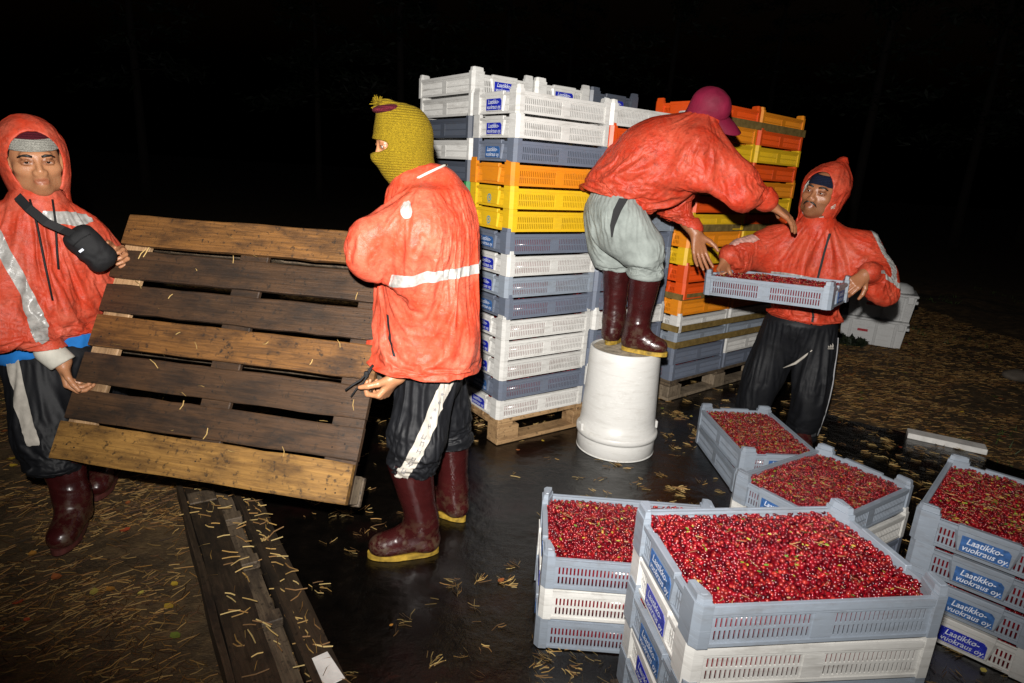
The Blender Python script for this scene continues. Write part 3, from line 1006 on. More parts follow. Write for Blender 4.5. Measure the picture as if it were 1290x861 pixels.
# ------------------------------------------------------------------ berry crates
CL, CW, CP = .600, .400, .110           # length, width, stacking pitch
def perforated(w, z0, z1, holes, y0, y1, xcuts, zcuts):
    """panel in XZ (thickness y0..y1) with rectangular holes; xcuts / zcuts sorted grid lines; holes set of (ix,iz)"""
    mb = MB(); nx, nz = len(xcuts) - 1, len(zcuts) - 1
    V = []; ids = {}
    def vid(i, k, s):
        key = (i, k, s)
        if key not in ids:
            ids[key] = len(V); V.append((xcuts[i], y0 if s == 0 else y1, zcuts[k]))
        return ids[key]
    F = []
    solid = lambda i, k: 0 <= i < nx and 0 <= k < nz and (i, k) not in holes
    # merge full columns that are solid
    for i in range(nx):
        k = 0
        while k < nz:
            if not solid(i, k): k += 1; continue
            F.append([vid(i, k, 0), vid(i + 1, k, 0), vid(i + 1, k + 1, 0), vid(i, k + 1, 0)])
            F.append([vid(i, k, 1), vid(i, k + 1, 1), vid(i + 1, k + 1, 1), vid(i + 1, k, 1)])
            if not solid(i - 1, k): F.append([vid(i, k, 0), vid(i, k + 1, 0), vid(i, k + 1, 1), vid(i, k, 1)])
            if not solid(i + 1, k): F.append([vid(i + 1, k, 0), vid(i + 1, k, 1), vid(i + 1, k + 1, 1), vid(i + 1, k + 1, 0)])
            if not solid(i, k - 1): F.append([vid(i, k, 0), vid(i, k, 1), vid(i + 1, k, 1), vid(i + 1, k, 0)])
            if not solid(i, k + 1): F.append([vid(i, k + 1, 0), vid(i + 1, k + 1, 0), vid(i + 1, k + 1, 1), vid(i, k + 1, 1)])
            k += 1
    mb.add(V, F)
    return mb

POST_X, POST_Y = .034, .070
def slots(x0, pitch, n, w):
    return [(x0 + i * pitch, x0 + i * pitch + w) for i in range(n)]

def long_wall_mb(kind=0):
    half = CL / 2 - POST_X
    sl = slots(-half + .016, .0113, 20, .0052) + slots(.030, .0113, 20, .0052)
    xc = [-half]; holes = set()
    for (a, b) in sl: xc += [a, b]
    xc += [half]
    zc = [.004, .014, .040, .046, .072, .0965]
    for i in range(1, len(xc) - 1, 2):
        holes.add((i, 1)); holes.add((i, 3))
    yo = CW / 2 - .007
    mb = perforated(0, 0, 0, holes, -yo, -yo + .004, xc, zc)
    # rim flange with a groove, foot rail
    mb.box(-half, half, -CW / 2 + .001, -yo - .0003, .084, .0985)
    mb.box(-half, half, -yo + .0043, -yo + .012, .090, .0985)
    mb.box(-half, half, -CW / 2 + .004, -yo - .0003, .0765, .0815)
    mb.box(-half, half, -CW / 2 + .003, -yo - .0003, .001, .009)
    mb.box(-.024, .024, -yo - .0022, -yo - .0002, .012, .074)
    return mb

def end_wall_mb():
    half = CW / 2 - POST_Y
    sl = slots(-half + .006, .0112, 5, .0052) + slots(half - .006 - 4 * .0112 - .0052, .0112, 5, .0052)
    xc = [-half]; holes = set()
    for (a, b) in sl: xc += [a, b]
    xc += [half]
    zc = [.004, .014, .038, .044, .068, .0965]
    for i in range(1, len(xc) - 1, 2):
        holes.add((i, 1)); holes.add((i, 3))
    xo = CL / 2 - .012
    mb = perforated(0, 0, 0, holes, -xo, -xo + .004, xc, zc)      # faces -y, rotated later
    mb.box(-half, half, -CL / 2 + .002, -xo - .0003, .082, .0945)
    mb.box(-half, half, -CL / 2 + .006, -xo - .0003, .001, .010)
    # raised handle / label field with sloping cheeks
    V = [(-.088, -xo - .0005, .082), (.088, -xo - .0005, .082), (.072, -xo - .0005, .012), (-.072, -xo - .0005, .012),
         (-.078, -CL / 2 + .003, .082), (.078, -CL / 2 + .003, .082), (.068, -CL / 2 + .004, .014), (-.068, -CL / 2 + .004, .014)]
    mb.add(V, [[4, 5, 6, 7], [0, 4, 7, 3], [1, 2, 6, 5], [2, 3, 7, 6], [0, 1, 5, 4]])
    mb.bevbox(-.080, .080, -CL / 2 - .0005, -xo + .006, .084, .1025, .002)
    return mb

def post_mb():
    """corner post for the corner (+x,+y)"""
    X, Y = CL / 2, CW / 2
    def sec(i):
        return [(X - i, Y - POST_Y + i), (X - i, Y - .016), (X - .014, Y - i), (X - POST_X - .004 + i, Y - i), (X - POST_X - .004 + i, Y - .020), (X - .020, Y - POST_Y + i)]
    mb = MB()
    mb.prism(sec(0), 0, .1085, 1.0)
    c = (X - .018, Y - .036)
    mb.prism(sec(.004), .1088, .1265, .93, c)
    mb.prism(sec(.012), .1268, .1290, .95, c)
    return mb

def base_mb():
    mb = MB()
    mb.box(-CL / 2 + .014, CL / 2 - .014, -CW / 2 + .009, CW / 2 - .009, .0042, .0075)
    return mb

def rotz(mb, a):
    c, s = math.cos(a), math.sin(a)
    mb.v = [(c * x - s * y, s * x + c * y, z) for (x, y, z) in mb.v]; return mb
def mirror(mb, sx, sy):
    mb.v = [(sx * x, sy * y, z) for (x, y, z) in mb.v]; return mb

_parts = {}
def part(kind, col):
    key = (kind, col)
    if key not in _parts:
        mb = {'long0': lambda: long_wall_mb(), 'long1': lambda: rotz(long_wall_mb(), math.pi),
              'end0': lambda: rotz(end_wall_mb(), -math.pi / 2), 'end1': lambda: rotz(end_wall_mb(), math.pi / 2),
              'post0': lambda: mirror(post_mb(), 1, 1), 'post1': lambda: mirror(post_mb(), -1, 1), 'post2': lambda: mirror(post_mb(), -1, -1), 'post3': lambda: mirror(post_mb(), 1, -1),
              'base': base_mb}[kind]()
        nm = {'l': 'long_wall', 'e': 'end_wall', 'p': 'corner_post', 'b': 'floor'}[kind[0]]
        _parts[key] = mb.mesh(nm, M[col])
    return _parts[key]

# label plate and lettering (end at -x : plate in the YZ plane)
def text_mesh(lines, size, name='lettering'):
    Vs, Fs = [], []
    off = 0
    for (s_, x, z, sz, shear) in lines:
        cu = bpy.data.curves.new('txt', 'FONT'); cu.body = s_; cu.size = sz; cu.shear = shear; cu.align_x = 'CENTER'
        cu.offset = sz * .012; cu.resolution_u = 2
        o = bpy.data.objects.new('txt', cu); COL.objects.link(o)
        dg = bpy.context.evaluated_depsgraph_get()
        me = bpy.data.meshes.new_from_object(o.evaluated_get(dg))
        V = np.array([v.co[:] for v in me.vertices])
        Vs.append(V + np.array([x, z, 0])); Fs += [[i + off for i in p.vertices] for p in me.polygons]; off += len(V)
        bpy.data.objects.remove(o); bpy.data.meshes.remove(me); bpy.data.curves.remove(cu)
    return np.concatenate(Vs), Fs

_tv, _tf = text_mesh([('Laatikko-', -.004, .0045, .0285, .28), ('vuokraus oy.', .002, -.0185, .0265, .28)], 1)
PX = CL / 2 - .003
def plate_pts(side):
    # side -1 : end at -x, reading direction when seen from outside goes towards -y ; side +1 mirrored
    poly = [(-.064, .0175), (.064, .0175), (.064, .060), (.054, .0705), (-.064, .0705)]
    V = []
    for d in (.0002, .0016):
        for (a, z) in poly:
            V.append((side * (PX + d), side * a, z))
    return V
def plate_mesh(side, mat):
    V = plate_pts(side); n = 5
    mb = MB(); mb.add(V, [list(range(n)), list(range(n, 2 * n))] + [[i, (i + 1) % n, (i + 1) % n + n, i + n] for i in range(n)])
    return mb.mesh('label', mat)
def letter_mesh(side, mat):
    V = [(side * (PX + .0022), side * v[0] * .88, .0425 + v[1]) for v in _tv]
    return mesh_np('lettering', V, _tf, mat, smooth=False)
LAB = {(s_, k): plate_mesh(s_, M[k]) for s_ in (-1, 1) for k in ('blue_label', 'blue_worn')}
LET = {s_: letter_mesh(s_, M['letter']) for s_ in (-1, 1)}
def emblem_mesh(side):
    mb = MB(); n = 20
    V = []; F = []
    for i in range(n):
        a = 2 * math.pi * i / n
        for r in (.012, .018):
            V.append((side * (PX + .0012), side * r * math.cos(a), .042 + r * 1.1 * math.sin(a)))
    for i in range(n):
        F.append([2 * i, 2 * i + 1, (2 * i + 3) % (2 * n), (2 * i + 2) % (2 * n)])
    mb.add(V, F)
    mb.add([(side * (PX + .0012), side * a, z) for (a, z) in ((-.004, .036), (.004, .036), (.006, .046), (0, .053), (-.006, .046))], [[0, 1, 2, 3, 4]])
    mb.add([(side * (PX + .0012), side * a, z) for (a, z) in ((-.016, .0175), (.016, .0175), (.016, .0195), (-.016, .0195))], [[0, 1, 2, 3]])
    return mb.mesh('emblem', M['emblem'], recalc=False)
EMB = {s_: emblem_mesh(s_) for s_ in (-1, 1)}

COLNAME = {'white': 'white', 'pale': 'pale grey', 'grey': 'grey', 'dark': 'dark grey', 'orange': 'orange', 'yellow': 'yellow', 'red': 'orange-red', 'green': 'green'}
def crate(x, y, z, yaw, col, label, group, jit=True, tilt=None, worn=False):
    nm = 'berry_crate'
    o = empty(nm, (x + (rnd.uniform(-.005, .005) if jit else 0), y + (rnd.uniform(-.005, .005) if jit else 0), z), (0, 0, yaw + (rnd.uniform(-.018, .018) if jit else 0)))
    if tilt is not None: o.matrix_world = tilt
    for k in ('long0', 'long1', 'end0', 'end1', 'base'):
        obj({'l': 'long_wall', 'e': 'end_wall', 'b': 'floor'}[k[0]], part(k, col), o)
    for k in range(4):
        obj('corner_post', part('post%d' % k, col), o)
    for s_ in (-1, 1):
        if col in ('white', 'pale', 'grey', 'dark'):
            w = worn or col in ('grey', 'dark') and rnd.random() < .75
            lb = obj('label', LAB[(s_, 'blue_worn' if w else 'blue_label')], o)
            obj('lettering', LET[s_], lb)
        elif col == 'yellow':
            obj('emblem', EMB[s_], o)
    tag(o, label, 'crate', group)
    return o

# ---- berries
def ico(sub):
    bm = bmesh.new(); bmesh.ops.create_icosphere(bm, subdivisions=sub, radius=1)
    bm.verts.ensure_lookup_table()
    V = np.array([v.co[:] for v in bm.verts]); F = np.array([[v.index for v in f.verts] for f in bm.faces]); bm.free(); return V, F
ICO1, ICO2 = ico(1), ico(2)
BERRY_C = .92 * np.array([(.25, .0035, .010), (.19, .002, .007), (.32, .007, .013), (.12, .0015, .005), (.22, .003, .009), (.07, .001, .004), (.38, .025, .018)])
def berry_mesh(seed, full=True, fine=True, hgt=.088, stray=True, mound=.012, litter=150):
    rg = np.random.default_rng(seed)
    ax, ay = CL / 2 - .018, CW / 2 - .014
    sp = .0100
    gx, gy = np.meshgrid(np.arange(-ax, ax, sp), np.arange(-ay, ay, sp * .9))
    gx = gx + (np.arange(gx.shape[0]) % 2)[:, None] * sp * .5
    P = np.stack([gx.ravel(), gy.ravel()], 1)
    lay = []
    for l in range(2 if full else 1):
        Q = P + rg.normal(0, sp * .28, P.shape)
        keep = np.ones(len(Q), bool) if l == 0 else rg.random(len(Q)) < .55
        Q = Q[keep]
        hz = hgt + mound * (1 - (Q[:, 0] / ax) ** 2) * (1 - (Q[:, 1] / ay) ** 2) + (fbm(np.stack([Q[:, 0] * 9, Q[:, 1] * 9, Q[:, 0] * 0 + seed], 1), seed, 3) - .5) * .022
        lay.append(np.column_stack([Q, hz - .006 + l * .0075 + rg.normal(0, .0018, len(Q))]))
    C = np.concatenate(lay)
    C[:, 0] = np.clip(C[:, 0], -ax, ax); C[:, 1] = np.clip(C[:, 1], -ay, ay)
    if not full:
        e = np.minimum(ax - np.abs(C[:, 0]), ay - np.abs(C[:, 1]))
        C = C[e < .05]
    n = len(C)
    r = rg.uniform(.0038, .0064, n)
    IV, IF = ICO2 if fine else ICO1
    V = (C[:, None, :] + IV[None] * r[:, None, None] * np.array([1, 1, .95])).reshape(-1, 3)
    F = (np.arange(n)[:, None, None] * len(IV) + IF[None]).reshape(-1, 3)
    col = np.repeat(BERRY_C[rg.integers(0, 7, n)] * rg.uniform(.7, 1.15, (n, 1)), len(IV), 0)
    # the mass below: a lumpy block that fills the crate behind the slots
    nx, ny = 30, 20
    bx = np.linspace(-ax - .002, ax + .002, nx); by = np.linspace(-ay - .001, ay + .001, ny)
    X, Y = np.meshgrid(bx, by, indexing='ij')
    top = np.stack([X.ravel(), Y.ravel(), np.full(X.size, hgt - .012)], 1)
    o0 = len(V)
    bl = np.array([(-ax - .002, -ay - .001, .009), (ax + .002, -ay - .001, .009), (ax + .002, ay + .001, .009), (-ax - .002, ay + .001, .009),
                   (-ax - .002, -ay - .001, hgt - .012), (ax + .002, -ay - .001, hgt - .012), (ax + .002, ay + .001, hgt - .012), (-ax - .002, ay + .001, hgt - .012)])
    bf = np.array([[0, 1, 5], [0, 5, 4], [1, 2, 6], [1, 6, 5], [2, 3, 7], [2, 7, 6], [3, 0, 4], [3, 4, 7], [4, 5, 6], [4, 6, 7], [0, 2, 1], [0, 3, 2]])
    V = np.concatenate([V, bl]); F = np.concatenate([F, bf + o0]); col = np.concatenate([col, np.tile([(.16, .004, .009)], (8, 1))])
    me = mesh_np('berries', V, F, M['berry'])
    set_tint(me, col)
    deb = None
    if stray:
        m = litter
        nxy = np.stack([rg.uniform(-ax + .03, ax - .03, m), rg.uniform(-ay + .02, ay - .02, m)], 1)
        nz = hgt + .004 + mound * (1 - (nxy[:, 0] / ax) ** 2) * (1 - (nxy[:, 1] / ay) ** 2) + (fbm(np.stack([nxy[:, 0] * 9, nxy[:, 1] * 9, nxy[:, 0] * 0 + seed], 1), seed, 3) - .5) * .022
        L = rg.uniform(.010, .034, m); yaw = rg.uniform(0, math.tau, m); w = rg.uniform(.0005, .0011, m)
        isleaf = rg.random(m) < .42
        L = np.where(isleaf, rg.uniform(.007, .013, m), L); w = np.where(isleaf, L * .28, w)
        d = np.stack([np.cos(yaw), np.sin(yaw), rg.uniform(-.15, .25, m)], 1); s_ = np.stack([-np.sin(yaw), np.cos(yaw), rg.uniform(-.2, .2, m)], 1)
        c = np.column_stack([nxy, nz + .004])
        bend = np.where(isleaf, 0.0, rg.uniform(-.15, .15, m))
        pts = []
        for t, ww in ((-.5, .3), (0, 1), (.5, .25)):
            q = c + d * (t * L)[:, None] + s_ * (bend * (t * t * 4) * L)[:, None]
            pts += [q - s_ * (w * ww)[:, None], q + s_ * (w * ww)[:, None] + np.array([0, 0, .001])]
        V = np.stack(pts, 1).reshape(-1, 3)
        b = np.arange(m)[:, None] * 6
        F = np.concatenate([b + np.array([0, 2, 3, 1]), b + np.array([2, 4, 5, 3])])
        deb = mesh_np('stems', V, F, M['debris'], smooth=False)
        leafc = np.array([(.22, .36, .03), (.42, .42, .06), (.10, .24, .03), (.50, .34, .05), (.52, .30, .16)])
        stem = np.array([(.40, .25, .10), (.28, .15, .06), (.20, .08, .04)])
        cc = np.where(isleaf[:, None], leafc[rg.integers(0, 5, m)], stem[rg.integers(0, 3, m)])
        set_tint(deb, np.repeat(cc, 6, 0))
    return me, deb
LOW = [berry_mesh(900 + i, full=False, fine=False, hgt=.084, stray=False, mound=0)[0] for i in range(2)]
def fill_low(cr, label, i=0):
    o = obj('berries', LOW[i % 2]); o.location = cr.location; o.rotation_euler = cr.rotation_euler
    if i % 4 > 1: o.rotation_euler.z += math.pi
    tag(o, label, 'berries', 'berries inside the stacked crates', 'stuff')
def fill_top(cr, seed, label, hgt=.082, mound=.006):
    a, b = berry_mesh(seed, True, seed in (21, 22), hgt, True, mound, {21: 230, 22: 170, 23: 420, 24: 560, 25: 620}.get(seed, 200))
    o = obj('berries', a); o.matrix_world = cr.matrix_basis
    d = obj('stems_and_leaves', b, o); d['kind'] = 'stuff'
    tag(o, label, 'berries', 'berries heaped in open crates', 'stuff')

ORD = ['topmost', 'second', 'third', 'fourth', 'fifth', 'sixth', 'seventh', 'eighth', 'ninth', 'tenth', 'eleventh', 'twelfth', 'thirteenth', 'fourteenth', 'fifteenth', 'sixteenth']
def ordtxt(i, n):
    if i == 0: return 'topmost'
    if i == n - 1: return 'bottom'
    return ORD[i] + ' from the top'
def column(cx, cy, z0, yaw, cols, where, group, filled=(), lean=(0, 0)):
    n = len(cols)
    for i, c in enumerate(cols):
        lv = n - 1 - i
        cr = crate(cx + lean[0] * lv, cy + lean[1] * lv, z0 + lv * CP, yaw, c, f'{COLNAME[c]} crate, {ordtxt(i, n)} {where}', group)
        if i in filled:
            fill_low(cr, f'berries in the crate {ordtxt(i, n)} {where}', i)
W, L_, G, D_, O, Y_, R_, N_ = 'white', 'pale', 'grey', 'dark', 'orange', 'yellow', 'red', 'green'
# wall of crates on the first pallet
YA = math.radians(36.0); A0 = Vector((-.046, 3.065, 0)); da = Vector((math.cos(YA), math.sin(YA), 0)); db = Vector((-math.sin(YA), math.cos(YA), 0))
PH = .146
def at(o0, u, v, du, dv): return (o0.x + du.x * u + dv.x * v, o0.y + du.y * u + dv.y * v)
c = at(A0, .3, .2, da, db)
column(*c, PH, YA, [W, W, G, O, Y_, Y_, G, W, L_, G, W, W, W, G, W], "in the crate wall's front column by the balaclava", 'crates in the tall crate wall', range(6, 15))
c = at(A0, .905, .2, da, db)
column(*c, PH, YA, [W, R_, Y_, O, Y_, L_, G, L_, G, G, W, G, G, W, G], "in the crate wall's column behind the bending man", 'crates in the tall crate wall', range(7, 15))
c = at(A0, .2, .705, da, db)
column(*c, PH, YA - math.pi / 2, [W, W, D_, W, D_, N_, G, W, G, G, W, G, W, G, W, G], "in the crate wall's rear column, left end", 'crates in the tall crate wall')
c = at(A0, .605, .705, da, db)
column(*c, PH, YA - math.pi / 2, [W, W, G, W, G, W, G, G, W, G, W, G, W, G, W, G], "in the crate wall's rear column, middle", 'crates in the tall crate wall')
c = at(A0, 1.01, .705, da, db)
column(*c, PH, YA - math.pi / 2, [D_, W, G, W, G, W, G, G, W, G, W, G, W, G, W, G], "in the crate wall's rear column, right end", 'crates in the tall crate wall')
# orange and yellow stack on the second pallet
YE = math.radians(40.0); E0 = Vector((1.062, 3.925, 0)); ea = Vector((math.cos(YE), math.sin(YE), 0)); eb = Vector((-math.sin(YE), math.cos(YE), 0))
c = at(E0, .3, .2, ea, eb)
column(*c, PH, YE, [R_, O, Y_, R_, O, R_, Y_, O, Y_, R_, R_, O, W, L_, G, G], "in the taped stack's left column", 'crates in the taped stack', (14, 15))
c = at(E0, .905, .2, ea, eb)
column(*c, PH, YE, [O, R_, Y_, R_, O, Y_, R_, Y_, O, R_, Y_, O, W, L_, W, G], "in the taped stack's right column", 'crates in the taped stack', (14, 15))
c = at(E0, .2, .705, ea, eb)
column(*c, PH, YE - math.pi / 2, [Y_, O, R_, Y_, O, Y_, R_, O, Y_, R_, O, W, L_, G, G], "in the taped stack's rear column", 'crates in the taped stack')
for i, (lv, w, nm) in enumerate([(2.02, .045, 'lowest brown tape band round the taped stack, above grey crates'), (3.02, .042, 'brown tape band under the white crates, second from the bottom'), (4.95, .040, 'brown tape band round the stack above an orange crate'), (8.92, .046, 'brown tape band round the stack at the bending man\'s forearm'), (14.85, .048, 'highest brown tape band just below the top orange crates')]):
    z = PH + lv * CP
    e = .0035
    pts = [at(E0, -e, -e, ea, eb), at(E0, 1.205 + e, -e, ea, eb), at(E0, 1.205 + e, .4 + e, ea, eb), at(E0, -e, .4 + e, ea, eb)]
    mb = MB(); n = 4
    pin = [at(E0, -e + .0015, -e + .0015, ea, eb), at(E0, 1.205 + e - .0015, -e + .0015, ea, eb), at(E0, 1.205 + e - .0015, .4 + e - .0015, ea, eb), at(E0, -e + .0015, .4 + e - .0015, ea, eb)]
    V = [(p[0], p[1], z) for p in pts] + [(p[0], p[1], z + w) for p in pts] + [(p[0], p[1], z) for p in pin] + [(p[0], p[1], z + w) for p in pin]
    F = []
    for k in range(4):
        j = (k + 1) % 4
        F += [[k, j, j + 4, k + 4], [k + 8, k + 12, j + 12, j + 8], [k + 4, j + 4, j + 12, k + 12], [k, k + 8, j + 8, j]]
    mb.add(V, F)
    tag(obj('tape_band', mb.mesh('tape_band', M['tape'])), nm, 'tape', 'tape bands round the taped stack')

# crates on the ground
def floor_stack(cx, cy, z0, yaw, cols, where, seed, offs=None, hgt=.082, mound=.006):
    n = len(cols)
    for i, cl in enumerate(cols):
        lv = n - 1 - i
        ox, oy, oa = (offs[i] if offs else (0, 0, 0))
        cr = crate(cx + ox, cy + oy, z0 + lv * CP, yaw + oa, cl, f'{COLNAME[cl]} crate, {ordtxt(i, n)} {where}', 'berry crates stacked on the wet ground', worn=(cl == 'pale'))
        if i == 0: fill_top(cr, seed, f'heap of red berries in the topmost crate {where}', hgt, mound)
        else: fill_low(cr, f'berries in the crate {ordtxt(i, n)} {where}', i)
rr = math.radians
floor_stack(.436, 1.807, .004, rr(-.5), [L_, W, L_], 'in the low stack left of the nearest stack', 21)
# nearest stack stands on two flat boards
w = rr(7.8); cx, cy = .417 + .3 * math.cos(w) - .2 * math.sin(w), 1.108 + .3 * math.sin(w) + .2 * math.cos(w)
floor_stack(cx, cy, .035, w, [L_, W, L_, W, L_], 'in the nearest stack at bottom centre right', 22)
for k, (yy, lb) in enumerate(((-.13, 'front flat board under the nearest crate stack'), (.13, 'rear flat board under the nearest crate stack'))):
    mb = MB(); mb.bevbox(-.32, .32, -.05, .05, 0, .030, .003)
    tag(obj('board', mb.mesh('board', M['wood_black']), None, (cx - yy * math.sin(w), cy + yy * math.cos(w), .0025), (0, 0, w)), lb, 'board')
floor_stack(1.268, 2.243, .004, rr(32.9), [L_, W, G], 'in the stack right behind the nearest', 23)
floor_stack(1.292, 3.007, .004, rr(92.7), [L_, L_], 'in the low stack at the feet of the crate carrier', 24, hgt=.082)
floor_stack(1.715, 1.937, .004, rr(48), [L_, L_, L_, W], 'in the stack cut off by the right edge', 25, hgt=.086, mound=.014)

# the crate being handed over
Rm = Matrix(((.786, .617, -.029, 1.308), (-.616, .787, .037, 3.107), (.046, -.011, .999, .892), (0, 0, 0, 1)))
carried = crate(0, 0, 0, 0, L_, 'pale grey crate of berries being handed up by the crate carrier', 'berry crates', jit=False, tilt=Rm, worn=True)
a_, b_ = berry_mesh(26, True, False, .082, True, .008)
o = obj('berries', a_); o.matrix_world = Rm; tag(o, 'red berries in the crate being handed up', 'berries', 'berries heaped in open crates', 'stuff')
d = obj('stems_and_leaves', b_, o); d['kind'] = 'stuff'
# ------------------------------------------------------------------ pallets
def board_mesh(name, lx, ly, lz, mat, b=.003):
    mb = MB(); mb.bevbox(-lx / 2, lx / 2, -ly / 2, ly / 2, -lz / 2, lz / 2, b)
    return mb.mesh(name, mat)
def std_pallet(o0, du, yaw, label, mats):
    """1.2 x 1.0 pallet flat on the ground, corner o0, long side along yaw"""
    root = empty('pallet', (o0.x, o0.y, .0025), (0, 0, yaw))
    tag(root, label, 'pallet', 'pallets under the crates')
    ml = board_mesh('deck_board', 1.2, .10, .022, mats[0]); ms = board_mesh('cross_board', .10, .998, .022, mats[0]); mbk = board_mesh('block', .14, .10, .0775, mats[1]); mbt = board_mesh('bottom_board', 1.2, .10, .022, mats[1])
    for i in range(7):
        obj('deck_board', ml, root, (.6, .05 + i * .15, .1325))
    for x_ in (.05, .6, 1.15):
        obj('cross_board', ms, root, (x_, .5, .110))
    for x_ in (.072, .6, 1.128):
        for y_ in (.052, .5, .948):
            obj('block', mbk, root, (x_, y_, .0602))
    for y_ in (.05, .5, .95):
        obj('bottom_board', mbt, root, (.6, y_, .0109))
std_pallet(A0, da, YA, 'fresh pale wooden pallet under the grey and white crate wall', (M['wood_new'], M['wood_new']))
std_pallet(E0, ea, YE, 'worn brown pallet under the taped orange and yellow stack', (M['wood_grey'], M['wood_end']))

# pallet being carried: local x along the deck boards, z across them, deck facing -y
S = .95
R = Matrix(((.982, .168, .085), (-.188, .851, .490), (.010, -.497, .868)))
ctr = Vector((-1.075 * S, 2.242 * S, CAM_H + (0.722 - CAM_H) * S))
PM = Matrix.Translation(ctr) @ R.to_4x4()
pal = empty('pallet'); pal.matrix_world = PM
tag(pal, 'old brown wooden pallet carried tilted between two workers', 'pallet')
PW, PHt = 1.2 * S, 1.0 * S
bw = .118
step = (PHt - .125) / 6
cols = ['wood_pale', 'wood_dark', 'wood_dark', 'wood_mid', 'wood_dark', 'wood_dark', 'wood_mid']   # bottom to top
for i in range(7):
    wd = (.134, .111, .113, .121, .110, .111, .122)[i]
    dx = rnd.uniform(-.006, .006)
    mb = MB()
    # deck board with waney, slightly bowed outline
    n = 14; V = []; F = []
    for k in range(n + 1):
        t = k / n; x_ = -PW / 2 + PW * t + dx
        w0 = wd / 2 + rnd.uniform(-.0022, .0022); w1 = wd / 2 + rnd.uniform(-.0022, .0022); y_ = rnd.uniform(-.0009, .0009)
        V += [(x_, y_ + .002, -w0), (x_, y_, -w0 + .004), (x_, y_, w1 - .004), (x_, y_ + .002, w1), (x_, .0215, w1), (x_, .0215, -w0)]
    for k in range(n):
        for j in range(6):
            F.append([k * 6 + j, k * 6 + (j + 1) % 6, k * 6 + 6 + (j + 1) % 6, k * 6 + 6 + j])
    F += [[5, 4, 3, 2, 1, 0], [n * 6 + j for j in range(6)]]
    mb.add(V, F)
    obj('deck_board', mb.mesh('deck_board', M[cols[i]]), pal, (0, 0, -PHt / 2 + wd / 2 + (.0 if i == 0 else .006) + i * step))
mb = MB(); nail = mb
for xs_, mt in ((-.507, 'wood_fresh'), (0, 'wood_dark'), (.507, 'wood_dark')):
    obj('cross_board', board_mesh('cross_board', .115, .021, PHt - .004, M[mt]), pal, (xs_, .0325, 0))
for xs_ in (-.495, 0, .495):
    for zs in (-.425, 0, .425):
        obj('block', board_mesh('block', .13, .078, .095, M['wood_end']), pal, (xs_, .0825, zs))
for zs in (-.430, 0, .430):
    obj('bottom_board', board_mesh('bottom_board', PW - .01, .021, .10, M['wood_grey']), pal, (0, .1325, zs))
for i in range(7):
    z_ = -PHt / 2 + .06 + i * step
    for xs_ in (-.52, -.49, -.01, .02, .49, .52):
        mb = MB(); mb.lathe([(.0001, 0), (.0030, .0002), (.0030, .002)], 6)
        me = _parts.get('nail') or mb.mesh('nail', M['bark']); _parts['nail'] = me
        obj('nail', me, pal, (xs_ + rnd.uniform(-.01, .01), -.0015, z_ + rnd.uniform(-.028, .028)), (math.radians(-90), 0, 0))
# needles caught on it
n = 46
px_ = NPR.uniform(-.5, .54, n); pz_ = NPR.uniform(-.45, .45, n)
me = needles('needles', np.stack([px_, pz_], 1), np.zeros(n), NPR.uniform(0, math.tau, n), NPR.uniform(.012, .05, n), NPR.uniform(.0012, .0022, n), np.array([(.42, .28, .10)]) * NPR.uniform(.6, 1.2, (n, 1)), lift=.002)
o = obj('needle_bits', me); o.matrix_world = PM @ Matrix.Rotation(math.radians(90), 4, 'X'); tag(o, 'pine needles stuck on the carried pallet', 'needles', kind='stuff')

# ------------------------------------------------------------------ upturned white tub the man stands on
BX, BY = .600, 3.165
root = empty('white_bucket', (BX, BY, .001)); tag(root, 'upturned white plastic bucket the bending man stands on', 'bucket')
prof = [(.0, .006), (.204, .006), (.209, .012), (.208, .080), (.206, .088), (.214, .090), (.219, .100), (.219, .118), (.213, .124), (.204, .126), (.199, .20), (.193, .34), (.187, .50), (.184, .560), (.181, .566), (.176, .568), (.174, .562), (.0, .560)]
mb = MB(); mb.lathe(prof, 72); obj('bucket_wall', mb.mesh('bucket_wall', M['bucket'], smooth=True), root)
mb = MB(); mb.lathe([(.0, .0), (.2085, .0), (.2105, .003), (.2105, .0055), (.0, .0055)], 72); obj('rim', mb.mesh('rim', M['bucket'], smooth=True), root)
# dirt on the bottom of the tub
bm = bmesh.new(); bmesh.ops.create_circle(bm, cap_ends=True, segments=60, radius=.172)
me = bpy.data.meshes.new('dirt'); 
for v in bm.verts:
    f_ = 1 - .06 * rnd.random(); v.co.x *= f_; v.co.y *= f_
bm.to_mesh(me); bm.free(); me.materials.append(M['bucket_dirt']); obj('dirt', me, root, (0, 0, .5625))
for s_ in (-1, 1):
    mb = MB(); a = math.radians(200 if s_ < 0 else 8)
    mb.bevbox(-.022, .022, -.004, .012, -.02, .022, .004)
    obj('handle_lug', mb.mesh('handle_lug', M['bucket']), root, (.213 * math.cos(a), .213 * math.sin(a), .135), (0, 0, a - math.pi / 2))

